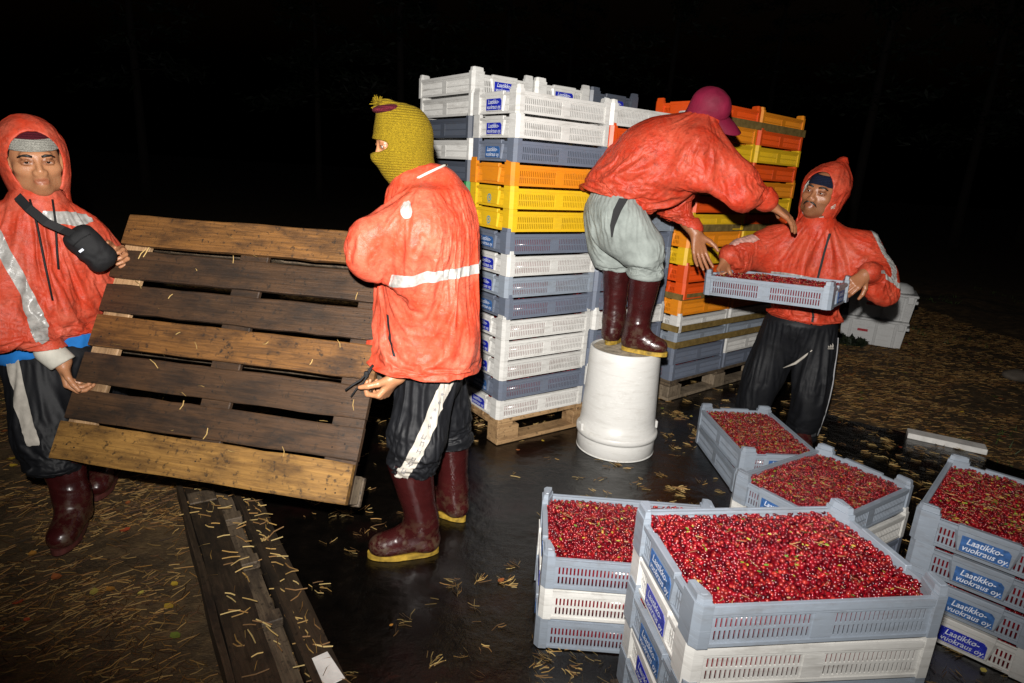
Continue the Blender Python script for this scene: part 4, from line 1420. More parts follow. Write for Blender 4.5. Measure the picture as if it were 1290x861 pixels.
# ------------------------------------------------------------------ old plank run at bottom left
def quadprism(name, pts, z0, z1, mat, parent):
    mb = MB(); mb.prism(pts, z0, z1); return obj(name, mb.mesh(name, M[mat]), parent)
p0 = Vector((-1.26, 2.42)); p1 = Vector((-.57, 1.39)); dv = (p1 - p0).normalized(); nv = Vector((-dv.y, dv.x)) * 1
LN = (p1 - p0).length + .75
root = empty('plank_walkway', (p0.x, p0.y, .002), (0, 0, math.atan2(dv.y, dv.x) - math.pi / 2)); tag(root, 'old wet dark plank walkway lying on the ground below the pallet', 'walkway')
def lane(x0, x1, y0, y1, z0, z1, mat, nm):
    n = 12; V = []; F = []
    for k in range(n + 1):
        y_ = y0 + (y1 - y0) * k / n; j = [rnd.uniform(-.003, .003) for _ in range(3)]
        V += [(x0 + j[0], y_, z0), (x1 + j[1], y_, z0), (x1 + j[1], y_, z1 + j[2]), (x0 + j[0], y_, z1 + j[2] * .6)]
    for k in range(n):
        for q in range(4): F.append([k * 4 + q, k * 4 + (q + 1) % 4, k * 4 + 4 + (q + 1) % 4, k * 4 + 4 + q])
    F += [[0, 1, 2, 3], [n * 4 + 3, n * 4 + 2, n * 4 + 1, n * 4]]
    mb = MB(); mb.add(V, F); return obj(nm, mb.mesh(nm, M[mat]), root)
lane(.115, .135, 0, LN, 0, .075, 'wood_black', 'rail')         # image left edge is +x after turning
lane(.004, .108, .02, LN, 0, .050, 'wood_black', 'plank')
lane(-.056, -.002, 0, LN, 0, .016, 'wood_grey', 'plank')
lane(-.085, -.062, 0, LN, 0, .066, 'wood_black', 'rail')
lane(-.150, -.090, .0, LN, 0, .045, 'wood_black', 'plank')
for y_ in (.30, .62, .95, 1.3):
    mb = MB(); mb.bevbox(-.060, .003, y_, y_ + .055, .020, .050, .003); obj('cleat', mb.mesh('cleat', M['wood_grey']), root)
mb = MB(); mb.bevbox(.006, .107, .10, .19, .056, .064, .002); obj('cleat', mb.mesh('cleat', M['wood_grey']), root)
n = 330
lx = NPR.uniform(-.145, .12, n); ly = NPR.uniform(.02, 1.6, n) ** 1.0
sel = (NPR.random(n) < .35) | (np.abs(lx + .1) < .045) | (ly < .28)
lx, ly = lx[sel], ly[sel]; n = len(lx)
me = needles('needles', np.stack([lx, ly], 1), np.where((lx > -.06) & (lx < -.02), .030, np.where(lx < -.087, .047, .054)), NPR.normal(2.1, .8, n), NPR.uniform(.03, .075, n), NPR.uniform(.0018, .0034, n), NEEDLE_C[NPR.integers(0, 5, n)] * NPR.uniform(.8, 1.4, (n, 1)), lift=.002)
o = obj('needle_bits', me); o.location = root.location; o.rotation_euler = root.rotation_euler; tag(o, 'pine needles lying on the old plank walkway', 'needles', kind='stuff')
mb = MB(); mb.bevbox(-.032, .032, -.06, .06, 0, .003, .001)
tag(obj('white_card', mb.mesh('white_card', M['white_paint']), None, (-.462, 1.425, .052), (0, 0, math.radians(40))), 'scrap of white card on the plank walkway at the bottom edge', 'card')

# ------------------------------------------------------------------ white plank and two grey lidded boxes on the right
wp0, wp1 = Vector((2.50, 3.585, 0)), Vector((2.80, 3.425, 0)); wd = (wp1 - wp0)
mb = MB(); mb.bevbox(-.20, .20, -.050, .050, 0, .034, .003)
tag(obj('white_plank', mb.mesh('white_plank', M['white_paint']), None, ((wp0 + wp1) / 2 + Vector((0, 0, .0))), (0, 0, math.atan2(wd.y, wd.x))), 'short white painted plank lying on the litter behind the right stack', 'plank')
def lidbox(loc, yaw, label):
    root = empty('storage_box', loc, (0, 0, yaw)); tag(root, label, 'box', 'grey boxes at the edge of the clearing')
    def sec(w, d, z): return [(-w / 2, -d / 2, z), (w / 2, -d / 2, z), (w / 2, d / 2, z), (-w / 2, d / 2, z)]
    mb = MB(); V = sec(.52, .36, 0) + sec(.56, .40, .235); mb.add(V, [[3, 2, 1, 0], [4, 5, 6, 7], [0, 1, 5, 4], [1, 2, 6, 5], [2, 3, 7, 6], [3, 0, 4, 7]])
    obj('box_body', mb.mesh('box_body', M['box_grey']), root)
    mb = MB(); mb.bevbox(-.295, .295, -.215, .215, .237, .262, .008); obj('lid', mb.mesh('lid', M['box_grey']), root)
    for x_ in (-.19, .03, .19):
        mb = MB(); mb.bevbox(-.012, .012, -.020, 0, 0, .225, .003); obj('rib', mb.mesh('rib', M['box_grey']), root, (x_, -.183, .006), (rr(4.5), 0, 0))
    mb = MB(); mb.bevbox(-.026, .026, -.012, .004, -.035, .035, .004); obj('clasp', mb.mesh('clasp', M['box_grey']), root, (.235, -.216, .215))
    mb = MB(); mb.box(-.045, .045, -.0015, 0, -.012, .012); obj('label', mb.mesh('label', M['box_red']), root, (-.08, -.1925, .135), (rr(4.8), 0, 0))
    mb = MB(); mb.bevbox(0, .035, -.06, .06, .16, .19, .005); obj('handle', mb.mesh('handle', M['box_grey']), root, (.276, 0, 0))
gz = float(ground_h(np.array([3.45]), np.array([6.15]))[0]) - .02
lidbox((3.60, 6.12, gz), rr(-30), 'lower grey lidded storage box at the edge of the dark')
lidbox((3.63, 6.13, gz + .264), rr(-28), 'upper grey lidded storage box with a bowl on its lid')
mb = MB(); mb.lathe([(.0, .085), (.07, .082), (.125, .055), (.15, .012), (.156, 0), (.150, 0), (.12, .048), (.0, .078)], 28)
tag(obj('bowl', mb.mesh('bowl', M['box_grey'], smooth=True), None, (3.74, 6.09, gz + .264 + .263)), 'upturned pale bowl on the upper grey box', 'bowl')
# ------------------------------------------------------------------ people
def nz(v): v = np.array(v, float); return v / np.linalg.norm(v)
def frame(fwd, up=(0, 0, 1), roll=0):
    f = nz(fwd); r = nz(np.cross(f, up)); u = np.cross(r, f)
    c, s = math.cos(roll), math.sin(roll)
    return np.stack([c * r + s * u, f, c * u - s * r], 1)      # columns: subject's right, forward, up
class Head:
    def __init__(s, o, M_, k=1.0): s.o = np.array(o, float); s.M = M_; s.k = k
    def p(s, x, y, z): return s.o + s.M @ np.array([x, y, z]) * s.k
    def v(s, x, y, z): return s.M @ np.array([x, y, z])
def head_prims(S, H, ears=True):
    e = lambda c, r, k=.02, op=1: S.ell(H.p(*c), np.array(r) * H.k, H.M, k, op)
    c = lambda a, b, ra, rb, k=.01, op=1: S.cap(H.p(*a), H.p(*b), ra * H.k, rb * H.k, k, op)
    e((0, -.014, .030), (.075, .094, .088))
    e((0, .016, -.036), (.061, .070, .080), .035)
    e((0, .056, -.092), (.026, .022, .020), .03)
    for s_ in (-1, 1):
        e((s_ * .044, .050, -.020), (.024, .022, .020), .022)
        e((s_ * .047, .015, -.068), (.018, .03, .026), .03)
    c((-.036, .077, .024), (.036, .077, .024), .010, .010, .016)
    for s_ in (-1, 1):
        e((s_ * .031, .094, .004), (.019, .013, .0105), .008, -1)
    c((0, .082, .014), (0, .099, -.026), .0066, .0098, .012)
    for s_ in (-1, 1):
        e((s_ * .0125, .090, -.031), (.0082, .0100, .0078), .006)
    c((0, .082, -.046), (0, .080, -.072), .017, .017, .02)
    c((-.017, .087, -.0575), (.017, .087, -.0575), .0046, .0046, .006)
    c((-.014, .086, -.0672), (.014, .086, -.0672), .0056, .0056, .006)
    c((-.023, .096, -.0622), (.023, .096, -.0622), .0022, .0022, .004, -1)
    for s_ in (-1, 1):      # lids
        c((s_ * .017, .083, .0075), (s_ * .031, .0885, .0092), .0042, .0042, .004)
        c((s_ * .031, .0885, .0092), (s_ * .046, .079, .005), .0042, .0042, .004)
        c((s_ * .018, .083, -.0030), (s_ * .044, .079, -.0030), .0040, .0040, .004)
        if ears: e((s_ * .077, -.008, -.004), (.010, .021, .033), .008)
    c((0, -.028, -.06), (0, -.045, -.19), .052, .056, .03)
def hand_prims(S, w, d, n, t, curl=(.3, .3, .2), th=.3, sc=1.0, spread=.0, fore=None):
    d = nz(d); n = nz(np.array(n, float) - d * np.dot(n, d)); t0 = nz(np.array(t, float) - d * np.dot(t, d) - n * np.dot(t, n)); w = np.array(w, float)
    if fore is not None: S.cap(fore, w, .036, .027, .02)
    S.cap(w, w + d * .03 * sc, .026, .024, .02, 1, (n, .68))
    LL = [(.040, .025, .020), (.045, .028, .021), (.041, .026, .020), (.032, .020, .018)]
    for i in range(4):
        off = t0 * (.028 - .0187 * i) * sc
        K = w + (d * (.089 - .0045 * abs(i - 1.2)) + 0) * sc + off
        S.cap(w + off * .5 + d * .012, K, .0130 * sc, .0105 * sc, .011)
        p = K; ang = 0; dd = nz(d + t0 * spread * (1.5 - i) * .12)
        for j in range(3):
            ang += curl[j] * (1 + .08 * i)
            q = dd * math.cos(ang) + n * math.sin(ang)
            p2 = p + q * LL[i][j] * sc
            S.cap(p, p2, (.0092, .0083, .0076)[j] * sc, (.0083, .0076, .0064)[j] * sc, .0035)
            p = p2
    b = w + (d * .022 + t0 * .020 + n * .006) * sc
    d1 = nz(d * .62 + t0 * .72 + n * .25); d2 = nz(d * .80 + t0 * .45 + n * (.25 + th)); d3 = nz(d * .85 + t0 * .2 + n * (.25 + 1.6 * th))
    p1 = b + d1 * .042 * sc; p2 = p1 + d2 * .032 * sc; p3 = p2 + d3 * .026 * sc
    S.cap(b, p1, .0145 * sc, .0115 * sc, .012); S.cap(p1, p2, .0108 * sc, .0098 * sc, .004); S.cap(p2, p3, .0098 * sc, .0075 * sc, .004)

def finish_body(S, vox, H, mat, root, base, stubble=0.0, name='body'):
    V, Q = S.mesh(vox); V = relax(V, Q, 1, .35)
    me = mesh_np(name, V - np.array(base), Q, mat)
    L = (V - H.o) @ H.M / H.k
    col = np.ones((len(V), 3))
    lips = (np.abs(L[:, 0]) < .024 - .7 * np.abs(L[:, 2] + .062)) & (np.abs(L[:, 2] + .062) < .0105) & (L[:, 1] > .075)
    col[lips] *= np.array([.74, .56, .58])
    if stubble:
        m = (L[:, 2] < -.04) & (L[:, 2] > -.12) & (L[:, 1] > .0) & ~lips & (np.abs(L[:, 0]) < .07)
        col[m] *= 1 - stubble
    for s_ in (-1, 1):
        m = (np.hypot((L[:, 0] - s_ * .031) / .022, (L[:, 2] - .004) / .013) < 1) & (L[:, 1] > .06)
        col[m] *= np.array([.62, .55, .52])
    set_tint(me, col)
    return obj(name, me, root)
def eyes(H, root, base, look=(0, 0), browlift=0, brows=True):
    base = np.array(base)
    for s_ in (-1, 1):
        c = H.p(s_ * .031, .0735, .0038)
        me = mesh_np('eyeball', c - base + ICO2[0] * .0122, ICO2[1], M['eye_white'])
        e = obj('eye', me, root)
        f = nz(H.v(look[0], 1, look[1])); a = nz(np.cross(f, H.v(0, 0, 1))); u = np.cross(a, f)
        V = []; n = 14
        for rr_, dd in ((.0001, .0128), (.0034, .0126), (.0062, .0112)):
            for k in range(n):
                an = math.tau * k / n
                V.append(c - base + f * dd + a * rr_ * math.cos(an) + u * rr_ * math.sin(an))
        F = [[r * n + k, r * n + (k + 1) % n, (r + 1) * n + (k + 1) % n, (r + 1) * n + k] for r in range(2) for k in range(n)]
        obj('iris', mesh_np('iris', np.array(V), F, M['iris']), e)
        if brows:
            mb = MB(); pts = [H.p(s_ * x_, y_, z_ + browlift) - base for (x_, y_, z_) in ((.013, .0890, .0225), (.026, .0890, .0265), (.040, .0825, .0265), (.053, .0700, .0205))]
            mb.tube(pts, [.0042, .0054, .0046, .0022], 6)
            obj('eyebrow', mb.mesh('eyebrow', M['hair'], smooth=True), root)

def boot(root, base, top, ankle, toe, gz, rtop=.078, L=.25, sole='sole', seed=0):
    top = np.array(top, float); ankle = np.array(ankle, float); t = nz((toe[0], toe[1], 0))
    heel = np.array([ankle[0], ankle[1], gz + .058]) - t * .020
    toep = np.array([ankle[0], ankle[1], gz + .046]) + t * (L - .115)
    S = SDF()
    S.cap(top, ankle + np.array([0, 0, .05]), rtop, .056, .02)
    S.cap(ankle + np.array([0, 0, .06]), heel, .056, .047, .03)
    S.cap(heel, toep, .046, .043, .03, 1, ((0, 0, 1), .92))
    S.cap(ankle + np.array([0, 0, .02]), toep - t * .03, .046, .040, .04)
    S.plane((0, 0, gz + .020), (0, 0, -1), .004)
    ax = nz(top - ankle); S.plane(top, ax, .004)
    o, V, Q = skin_obj('boot', S, .0055, M['rubber'], root, base, seed=seed, rel=2, fine=.0, folds=[(ankle + np.array([0, 0, .03]), ankle + np.array([0, 0, .16]), .085, 30, 6, .0045, (.15, .1, 1)), (top, top + UPV * .01, .5, 7, 7, .0012, None)])
    mb = MB(); n = 40; side = np.array([-t[1], t[0], 0]); P = []
    for k in range(n):
        a = math.tau * k / n
        u = math.cos(a); v_ = math.sin(a)
        w = .045 * (1 - .12 * math.cos(a + math.pi)) * (.92 if -.55 < u < .1 else 1.0)
        q = np.array([ankle[0], ankle[1], 0]) + t * ((L - .115 + .046 - .068) / 2 + (L - .115 + .046 + .068) / 2 * u) + side * w * v_
        P.append((q[0] - base[0], q[1] - base[1]))
    mb.prism(P, gz - base[2] + .001, gz - base[2] + .0225)
    obj('sole', mb.mesh('sole', M[sole]), o)
    # turned top edge
    return o
def hood(root, base, H, mat, open_c=(0, .122, -.014), open_r=(.086, .122, .124), peak=None, lining=None, seed=0, amp=.004):
    S = SDF()
    S.ell(H.p(0, -.030, .026), (.108, .130, .136), H.M)
    S.cap(H.p(0, -.03, -.08), H.p(0, -.05, -.16), .086, .092, .06)
    if peak: S.cap(H.p(0, -.035, .05), H.p(*peak), .104, .030, .05)
    S.ell(H.p(0, -.024, .020), (.097, .118, .122), H.M, .01, -1)
    S.cap(H.p(0, -.01, -.08), H.p(0, -.02, -.17), .068, .070, .02, -1)
    S.ell(H.p(*open_c), open_r, H.M, .012, -1)
    o, V, Q = skin_obj('hood', S, .0050, mat, root, base, seed=seed, rel=2, fine=.0022, folds=[(H.p(0, .06, .1), H.p(0, -.1, .1), .2, 16, 7, amp, H.v(.3, 1, .4)), (H.p(0, .06, -.1), H.p(0, -.1, -.1), .2, 8, 18, amp * .8, H.v(0, .3, 1))])
    # hem piping round the opening
    return o
def on_surf(V, N, target, view=(0, -1, 0)):
    f = (N @ nz(view)) > .3
    d = np.linalg.norm(V[f] - np.array(target), axis=1)
    i = np.argmin(d); return V[f][i], N[f][i]
def tubeobj(name, pts, r, mat, root, base, n=6):
    mb = MB(); mb.tube([tuple(np.array(p) - np.array(base)) for p in pts], r, n)
    return obj(name, mb.mesh(name, M[mat], smooth=True), root)
def person(loc, label):
    o = empty('person', loc); tag(o, label, 'person'); return o
UPV = np.array([0, 0, 1.0])
def pins(*items):
    """items: (point, radius, weight) balls or ('z<', value, weight) / ('z>', value, weight)"""
    def f(V):
        w = np.zeros(len(V))
        for a, r, k in items:
            if isinstance(a, str): m = V[:, 2] < r if a == 'z<' else V[:, 2] > r
            elif len(a) == 2: m = (V - np.array(a[0])) @ nz(a[1]) > -r      # beyond a plane
            else: m = np.linalg.norm(V - np.array(a), axis=1) < r
            w[m] = np.maximum(w[m], k)
        return w
    return f


# ============ hooded carrier on the left
def man_left():
    B = (-1.72, 2.25, 0); root = person(B, 'worker in orange hooded rain jacket with grey-banded beanie, holding pallet\'s left side')
    H = Head((-1.728, 2.265, 1.352), frame((.68, -.73, -.02), roll=-.07))
    fdir = nz((.62, -.78, 0)); rgt = np.array([-.78, -.62, 0])
    sR = (-1.885, 2.170, 1.110); eR = (-1.785, 2.080, .850); wR = (-1.608, 2.108, .668)
    sL = (-1.660, 2.375, 1.085); eL = (-1.630, 2.480, .945); wL = (-1.592, 2.440, 1.010)
    S = SDF(); head_prims(S, H)
    S.cap((-1.765, 2.30, 1.06), (-1.765, 2.285, .80), .075, .08, .05); S.cap((-1.755, 2.295, 1.06), H.p(0, -.045, -.16), .06, .05, .03)
    S.chain([(-1.765, 2.29, 1.06), sR, eR, wR], [.055, .042, .040, .030], .02); S.chain([(-1.765, 2.29, 1.06), sL, eL, wL], [.055, .042, .040, .030], .02)
    hand_prims(S, wR, (.10, .06, -.98), (.90, .42, .05), (.30, -.95, 0), (.75, .8, .5), .15, 1.0)
    hand_prims(S, wL, (.80, -.45, .12), (-.1, -.9, -.3), (0.1, -.1, 1), (.5, .7, .5), .2, 1.0)
    finish_body(S, .0036, H, M['skin_a'], root, B, .10)
    eyes(H, root, B, (.06, .02), -.002)
    S = SDF()                                       # jacket
    S.cap((-1.765, 2.275, .76), (-1.770, 2.295, 1.00), .192, .185, .06, 1, (fdir, .82))
    S.cap((-1.672, 2.360, 1.070), (-1.885, 2.180, 1.075), .100, .100, .10)
    S.cap((-1.755, 2.29, 1.10), (-1.745, 2.275, 1.205), .110, .090, .06)
    S.plane((-1.74, 2.27, .722), (0.04, .0, -1), .01)
    S.chain([sR, eR, (-1.630, 2.105, .690)], [.090, .080, .054], .05)
    S.chain([sL, eL, (-1.605, 2.455, 1.005)], [.092, .085, .055], .05)
    jk, V, Q, W = make_garment('jacket', (yield spec(S, .0078, pins(((-1.745, 2.275, 1.205), .10, 1), ((-1.630, 2.105, .690), .062, 1), ((-1.605, 2.455, 1.005), .06, 1), ('z<', .742, .95)), drop=lambda c: c[:, 2] < .7235)), M['nylon_a'], root, B, folds=[((-1.76, 2.28, .74), (-1.76, 2.29, 1.08), .24, 3, 13, .011, (.45, 0, 1)), (sR, eR, .13, 16, 4, .012, (.45, 0, -1)), (eR, wR, .12, 20, 4, .012, None), (sL, wL, .12, 18, 4, .011, None)], seed=4)
    hood(jk, B, H, M['nylon_a'], seed=8)
    # sleeve stripe and chest stripe
    q1 = np.array((-1.669, 2.0, 1.077)); q2 = np.array((-1.582, 2.02, .763)); wv = nz(np.cross(q2 - q1, (-.62, .78, -.1)))
    band('reflective_stripe', V, Q, [(q1 + wv * .017, wv), (q1 - wv * .017, -wv), (q2 + nz(q2 - q1) * .0, q2 - q1)], M['reflect'], jk, B, W=W, pred=lambda c, n: (n @ nz((.5, -.85, 0)) > .15) & (c[:, 1] < 2.25))
    band('reflective_stripe', V, Q, [((0, 0, 1.020), (0.1, 0, 1)), ((0, 0, .985), (-.1, 0, -1))], M['reflect'], jk, B, W=W, pred=lambda c, n: (n @ nz((.3, -.9, 0)) > .2) & (c[:, 0] > -1.68) & (c[:, 0] < -1.60) & (c[:, 1] < 2.35))
    S = SDF(); S.cap((-1.647, 2.104, .704), (-1.600, 2.109, .655), .046, .043, .01); S.plane((-1.604, 2.1085, .659), (.55, .06, -.83), .002)
    skin_obj('cuff', S, .005, M['lining'], jk, B, rel=1)
    # beanie: crown and turned-up band, hair below
    S = SDF(); S.ell(H.p(0, -.014, .050), (.084, .103, .086), H.M); S.plane(H.p(0, .09, .046), H.v(0, -.18, -1), .004)
    bn, _, _ = skin_obj('beanie', S, .004, M['knit_maroon'], root, B, rel=1)
    S = SDF(); S.ell(H.p(0, -.014, .036), (.0895, .1085, .105), H.M); S.plane(H.p(0, .09, .036), H.v(0, -.16, -1), .006); S.plane(H.p(0, .09, .078), H.v(0, .16, 1), .006)
    skin_obj('beanie_band', S, .004, M['knit_grey'], bn, B, rel=1)
    S = SDF(); S.ell(H.p(0, -.020, .030), (.0785, .094, .088), H.M); S.plane(H.p(0, .066, .0), H.v(0, 1, -.55), .01)
    skin_obj('hair', S, .004, M['hair'], root, B, rel=1)
    # drawstring
    tubeobj('drawstring', [H.p(-.02, .075, -.125), H.p(-.012, .105, -.20), H.p(.004, .125, -.30), H.p(.012, .14, -.36)], .0035, 'strap_black', jk, B)
    tubeobj('drawstring', [H.p(.045, .085, -.12), H.p(.044, .125, -.20), H.p(.050, .165, -.34), H.p(.052, .180, -.46)], .0035, 'strap_black', jk, B)
    # shirt hem, trousers, boots
    S = SDF(); S.cap((-1.765, 2.275, .72), (-1.765, 2.27, .68), .186, .188, .02, 1, (fdir, .84)); S.plane((-1.75, 0, .638), (0.04, 0, -1), .006); S.plane((-1.75, 0, .735), (0, 0, 1), .006)
    skin_obj('shirt', S, .008, M['shirt_blue'], root, B, amp=.007, freq=10, seed=5)
    S = SDF(); S.ell((-1.755, 2.27, .64), (.175, .165, .12))
    S.chain([(-1.785, 2.22, .60), (-1.715, 2.13, .40), (-1.665, 2.085, .26)], [.120, .105, .092], .04)
    S.chain([(-1.69, 2.34, .60), (-1.73, 2.42, .38), (-1.735, 2.45, .26)], [.120, .105, .09], .04)
    S.plane((0, 0, .245), (.1, -.2, -1), .006)
    tr, V, Q, W = make_garment('trousers', (yield spec(S, .010, pins(('z>', .66, 1), ('z<', .27, .4)), shrink=-.10, inset=.02, drop=lambda c: (c[:, 2] < .26))), M['trackpant'], root, B, folds=[((-1.75, 2.2, .6), (-1.67, 2.09, .26), .3, 12, 4, .011, (.5, 0, 1))], seed=4)
    q1 = np.array((-1.79, 2.12, .583)); q2 = np.array((-1.755, 2.10, .40)); w = nz(np.cross(q2 - q1, (-.64, .76, -.2))); c0 = q1
    band('side_stripe', V, Q, [(c0 + w * .019, w), (c0 - w * .019, -w)], M['pant_stripe'], tr, B, W=W, pred=lambda c, n: (n @ nz((-.2, -1, 0)) > .1) & (c[:, 1] < 2.28) & (c[:, 2] > .40))
    boot(root, B, (-1.665, 2.110, .33), (-1.622, 2.085, .09), (.28, -.96), .0, seed=1, sole='sole_dark')
    boot(root, B, (-1.735, 2.45, .33), (-1.735, 2.45, .09), (.28, -.96), .0, seed=2, sole='sole_dark')
# cross-body bag, worn by the carrier: rides on the jacket
def bag():
    b0 = np.array((-1.535, 2.225, 1.062))
    root = empty('shoulder_bag', tuple(b0)); tag(root, 'small black cross-body bag on the hooded carrier\'s chest', 'bag')
    Mx = frame((.62, -.78, 0), roll=-.65)
    S = SDF(); S.rbox(b0, (.050, .034, .082), Mx, .030, .01); S.ell(b0 + Mx @ np.array([0, .022, -.02]), (.042, .024, .055), Mx, .02)
    skin_obj('pouch', S, .005, M['bag'], root, b0, amp=.006, freq=16, seed=12, rel=1)
    V = []
    def strip(pts, w, nrm, nm):
        V = []; F = []
        for p, wd in zip(pts, w):
            p = np.array(p) - b0; V += [p - nz(wd) * .014, p + nz(wd) * .014, p + nz(wd) * .014 + np.array(nrm) * .003, p - nz(wd) * .014 + np.array(nrm) * .003]
        n = len(pts)
        for i in range(n - 1):
            for k in range(4): F.append([i * 4 + k, i * 4 + (k + 1) % 4, i * 4 + 4 + (k + 1) % 4, i * 4 + 4 + k])
        mb = MB(); mb.add(V, F); obj(nm, mb.mesh(nm, M['strap_black']), root)
    strip([(-1.548, 2.200, 1.105), (-1.575, 2.150, 1.135), (-1.610, 2.125, 1.160), (-1.660, 2.120, 1.205), (-1.700, 2.130, 1.240)], [(.6, .3, .7)] * 5, (.1, -1, 0), 'strap')
    tubeobj('zipper', [b0 + Mx @ np.array(q) for q in ((-.035, .036, .045), (0, .040, .05), (.035, .036, .045))], .0022, 'bag', root, b0)
    mb = MB(); mb.box(-.008, .008, -.0008, .0008, -.004, .004); o = obj('badge', mb.mesh('badge', M['letter']), root); o.matrix_local = Matrix(np.column_stack([np.vstack([Mx, [0, 0, 0]]), np.append(Mx @ np.array([.026, .0445, .020]), 1)]).tolist())
bag()

# ============ masked worker
def man_mask():
    B = (-.30, 2.10, 0); root = person(B, 'worker in yellow knitted balaclava and orange jacket gripping the pallet\'s right end')
    H = Head((-.402, 2.145, 1.490), frame((-.885, -.41, -.20), roll=.02), .91)
    sN = (-.310, 1.985, 1.262); eN = (-.470, 1.955, 1.205); wN = (-.452, 2.190, 1.160)
    sF = (-.300, 2.300, 1.240); eF = (-.400, 2.330, 1.0); wF = (-.378, 1.990, .738)
    S = SDF(); head_prims(S, H, False)
    S.cap((-.31, 2.13, 1.25), (-.30, 2.12, .85), .08, .085, .05)
    S.chain([(-.31, 2.13, 1.24), sN, eN, wN], [.07, .05, .042, .03], .02); S.chain([(-.31, 2.13, 1.24), sF, (-.36, 2.2, .98), wF], [.07, .05, .042, .03], .02)
    hand_prims(S, wF, (-.55, -.12, -.82), (-.78, .35, .45), (-.30, -.93, .1), (1.0, 1.15, .7), .35, 1.05)
    hand_prims(S, wN, (-.25, .93, -.1), (.1, -.1, -1), (1, .2, 0), (.5, .7, .5), .2, 1.0)
    finish_body(S, .0046, H, M['skin_a'], root, B)
    eyes(H, root, B, (.0, .0), brows=False)
    S = SDF()                                        # jacket
    S.cap((-.302, 2.12, .80), (-.292, 2.125, 1.13), .184, .178, .06)
    S.cap((-.298, 1.985, 1.215), (-.285, 2.265, 1.215), .108, .108, .10)
    S.ell((-.265, 2.13, 1.262), (.130, .160, .125), None, .06); S.cap((-.30, 2.13, 1.33), (-.275, 2.13, 1.372), .085, .060, .05)
    S.cap((-.325, 2.135, 1.28), (-.352, 2.14, 1.345), .108, .090, .05)
    S.plane((-.3, 2.12, .745), (.03, 0, -1), .012)
    S.chain([sN, eN], [.088, .072], .06); S.cap(eN, (-.452, 2.12, 1.180), .070, .058, .03)
    S.chain([sF, eF, (-.40, 2.24, .86)], [.098, .09, .07], .05)
    pass
    jk, V, Q, W = make_garment('jacket', (yield spec(S, .0078, pins(('z>', 1.355, 1), ((-.452, 2.12, 1.180), .062, 1), ((-.40, 2.24, .86), .07, 1), ('z<', .765, .95)), drop=lambda c: c[:, 2] < .7465 + .03 * (c[:, 0] + .3))), M['nylon_a'], root, B, folds=[((-.30, 2.12, .78), (-.30, 2.12, 1.05), .24, 2.5, 11, .009, (.3, 0, 1)), ((-.30, 2.0, 1.15), (-.25, 2.2, 1.30), .2, 3, 13, .012, (.75, 0, -1)), (sN, eN, .14, 3, 15, .013, (-1, 0, -.45)), (sF, eF, .12, 16, 4, .012, None)], seed=4)
    band('reflective_stripe', V, Q, [((-.3, 2, 1.152), (-.04, 0, 1)), ((-.3, 2, 1.124), (.04, 0, -1))], M['reflect'], jk, B, W=W, pred=lambda c, n: (c[:, 0] > -.40) & (n[:, 1] < .6))
    cc = np.array((-.345, 1.93, 1.315))
    band('shoulder_patch', V, Q, [(cc + nz(q) * .019, nz(q)) for q in ((1, 0, .3), (-1, 0, -.3), (-.3, 0, 1), (.3, 0, -1), (.7, 0, 1), (-.7, 0, -1), (1, 0, -.7), (-1, 0, .7))], M['reflect'], jk, B, W=W, pred=lambda c, n: (n[:, 1] < -.1) & (c[:, 1] < 2.12))
    d = nz((.125, 0, -.42)); w = nz(np.cross(d, (0, 1, 0))); c0 = np.array((-.402, 1.93, .935))
    band('pocket_zip', V, Q, [(c0 + w * .0055, w), (c0 - w * .0055, -w), (c0 + d * .062, d), (c0 - d * .062, -d)], M['strap_black'], jk, B, W=W, pred=lambda c, n: c[:, 1] < 2.05)
    # collar edge
    col = []
    for k in range(17):
        a = math.tau * k / 16
        col.append(np.array((-.330, 2.14, 1.388)) + .088 * (math.cos(a) * np.array((.86, 0, .50)) + math.sin(a) * np.array((0, 1, 0))))
    tubeobj('collar_edge', col, .0045, 'lining', jk, B)
    tubeobj('drawcord', [(-.462, 1.990, .770), (-.480, 1.975, .742), (-.497, 1.962, .722), (-.520, 1.950, .708), (-.543, 1.942, .690)], .0034, 'strap_black', jk, B)
    tubeobj('drawcord', [(-.460, 1.990, .768), (-.476, 1.972, .738), (-.488, 1.960, .712), (-.508, 1.950, .694), (-.524, 1.944, .668)], .0032, 'strap_black', jk, B)
    S = SDF(); S.rbox((-.480, 1.974, .740), (.008, .008, .011), None, .004); skin_obj('cord_lock', S, .003, M['strap_black'], jk, B)
    # balaclava with an eye slit
    S = SDF(); S.ell(H.p(0, -.012, .030), (.078, .096, .096), H.M)
    S.ell(H.p(0, .022, -.045), (.064, .075, .085), H.M, .05); S.cap(H.p(0, .02, .08), H.p(0, .04, .125), .046, .028, .04)
    S.cap(H.p(0, .085, .01), H.p(0, .101, -.03), .016, .019, .03)
    S.cap(H.p(0, -.018, -.07), H.p(0, -.035, -.20), .070, .084, .05)
    S.ell(H.p(0, .105, .006), (.066, .060, .0200), H.M, .006, -1)
    S.cap(H.p(0, .08, .006), H.p(0, .13, .006), .017, .02, .006, -1)
    bl, V, Q = skin_obj('balaclava', S, .0042, M['knit_yellow'], root, B, amp=.0022, freq=11, seed=3, rel=1)
    S = SDF(); S.ell(H.p(-.012, .040, .124), (.040, .046, .014), H.M); skin_obj('maroon_patch', S, .004, M['knit_maroon'], bl, B, rel=1)
    rg = np.random.default_rng(3); c = H.p(0, .062, .142); VV = []; FF = []
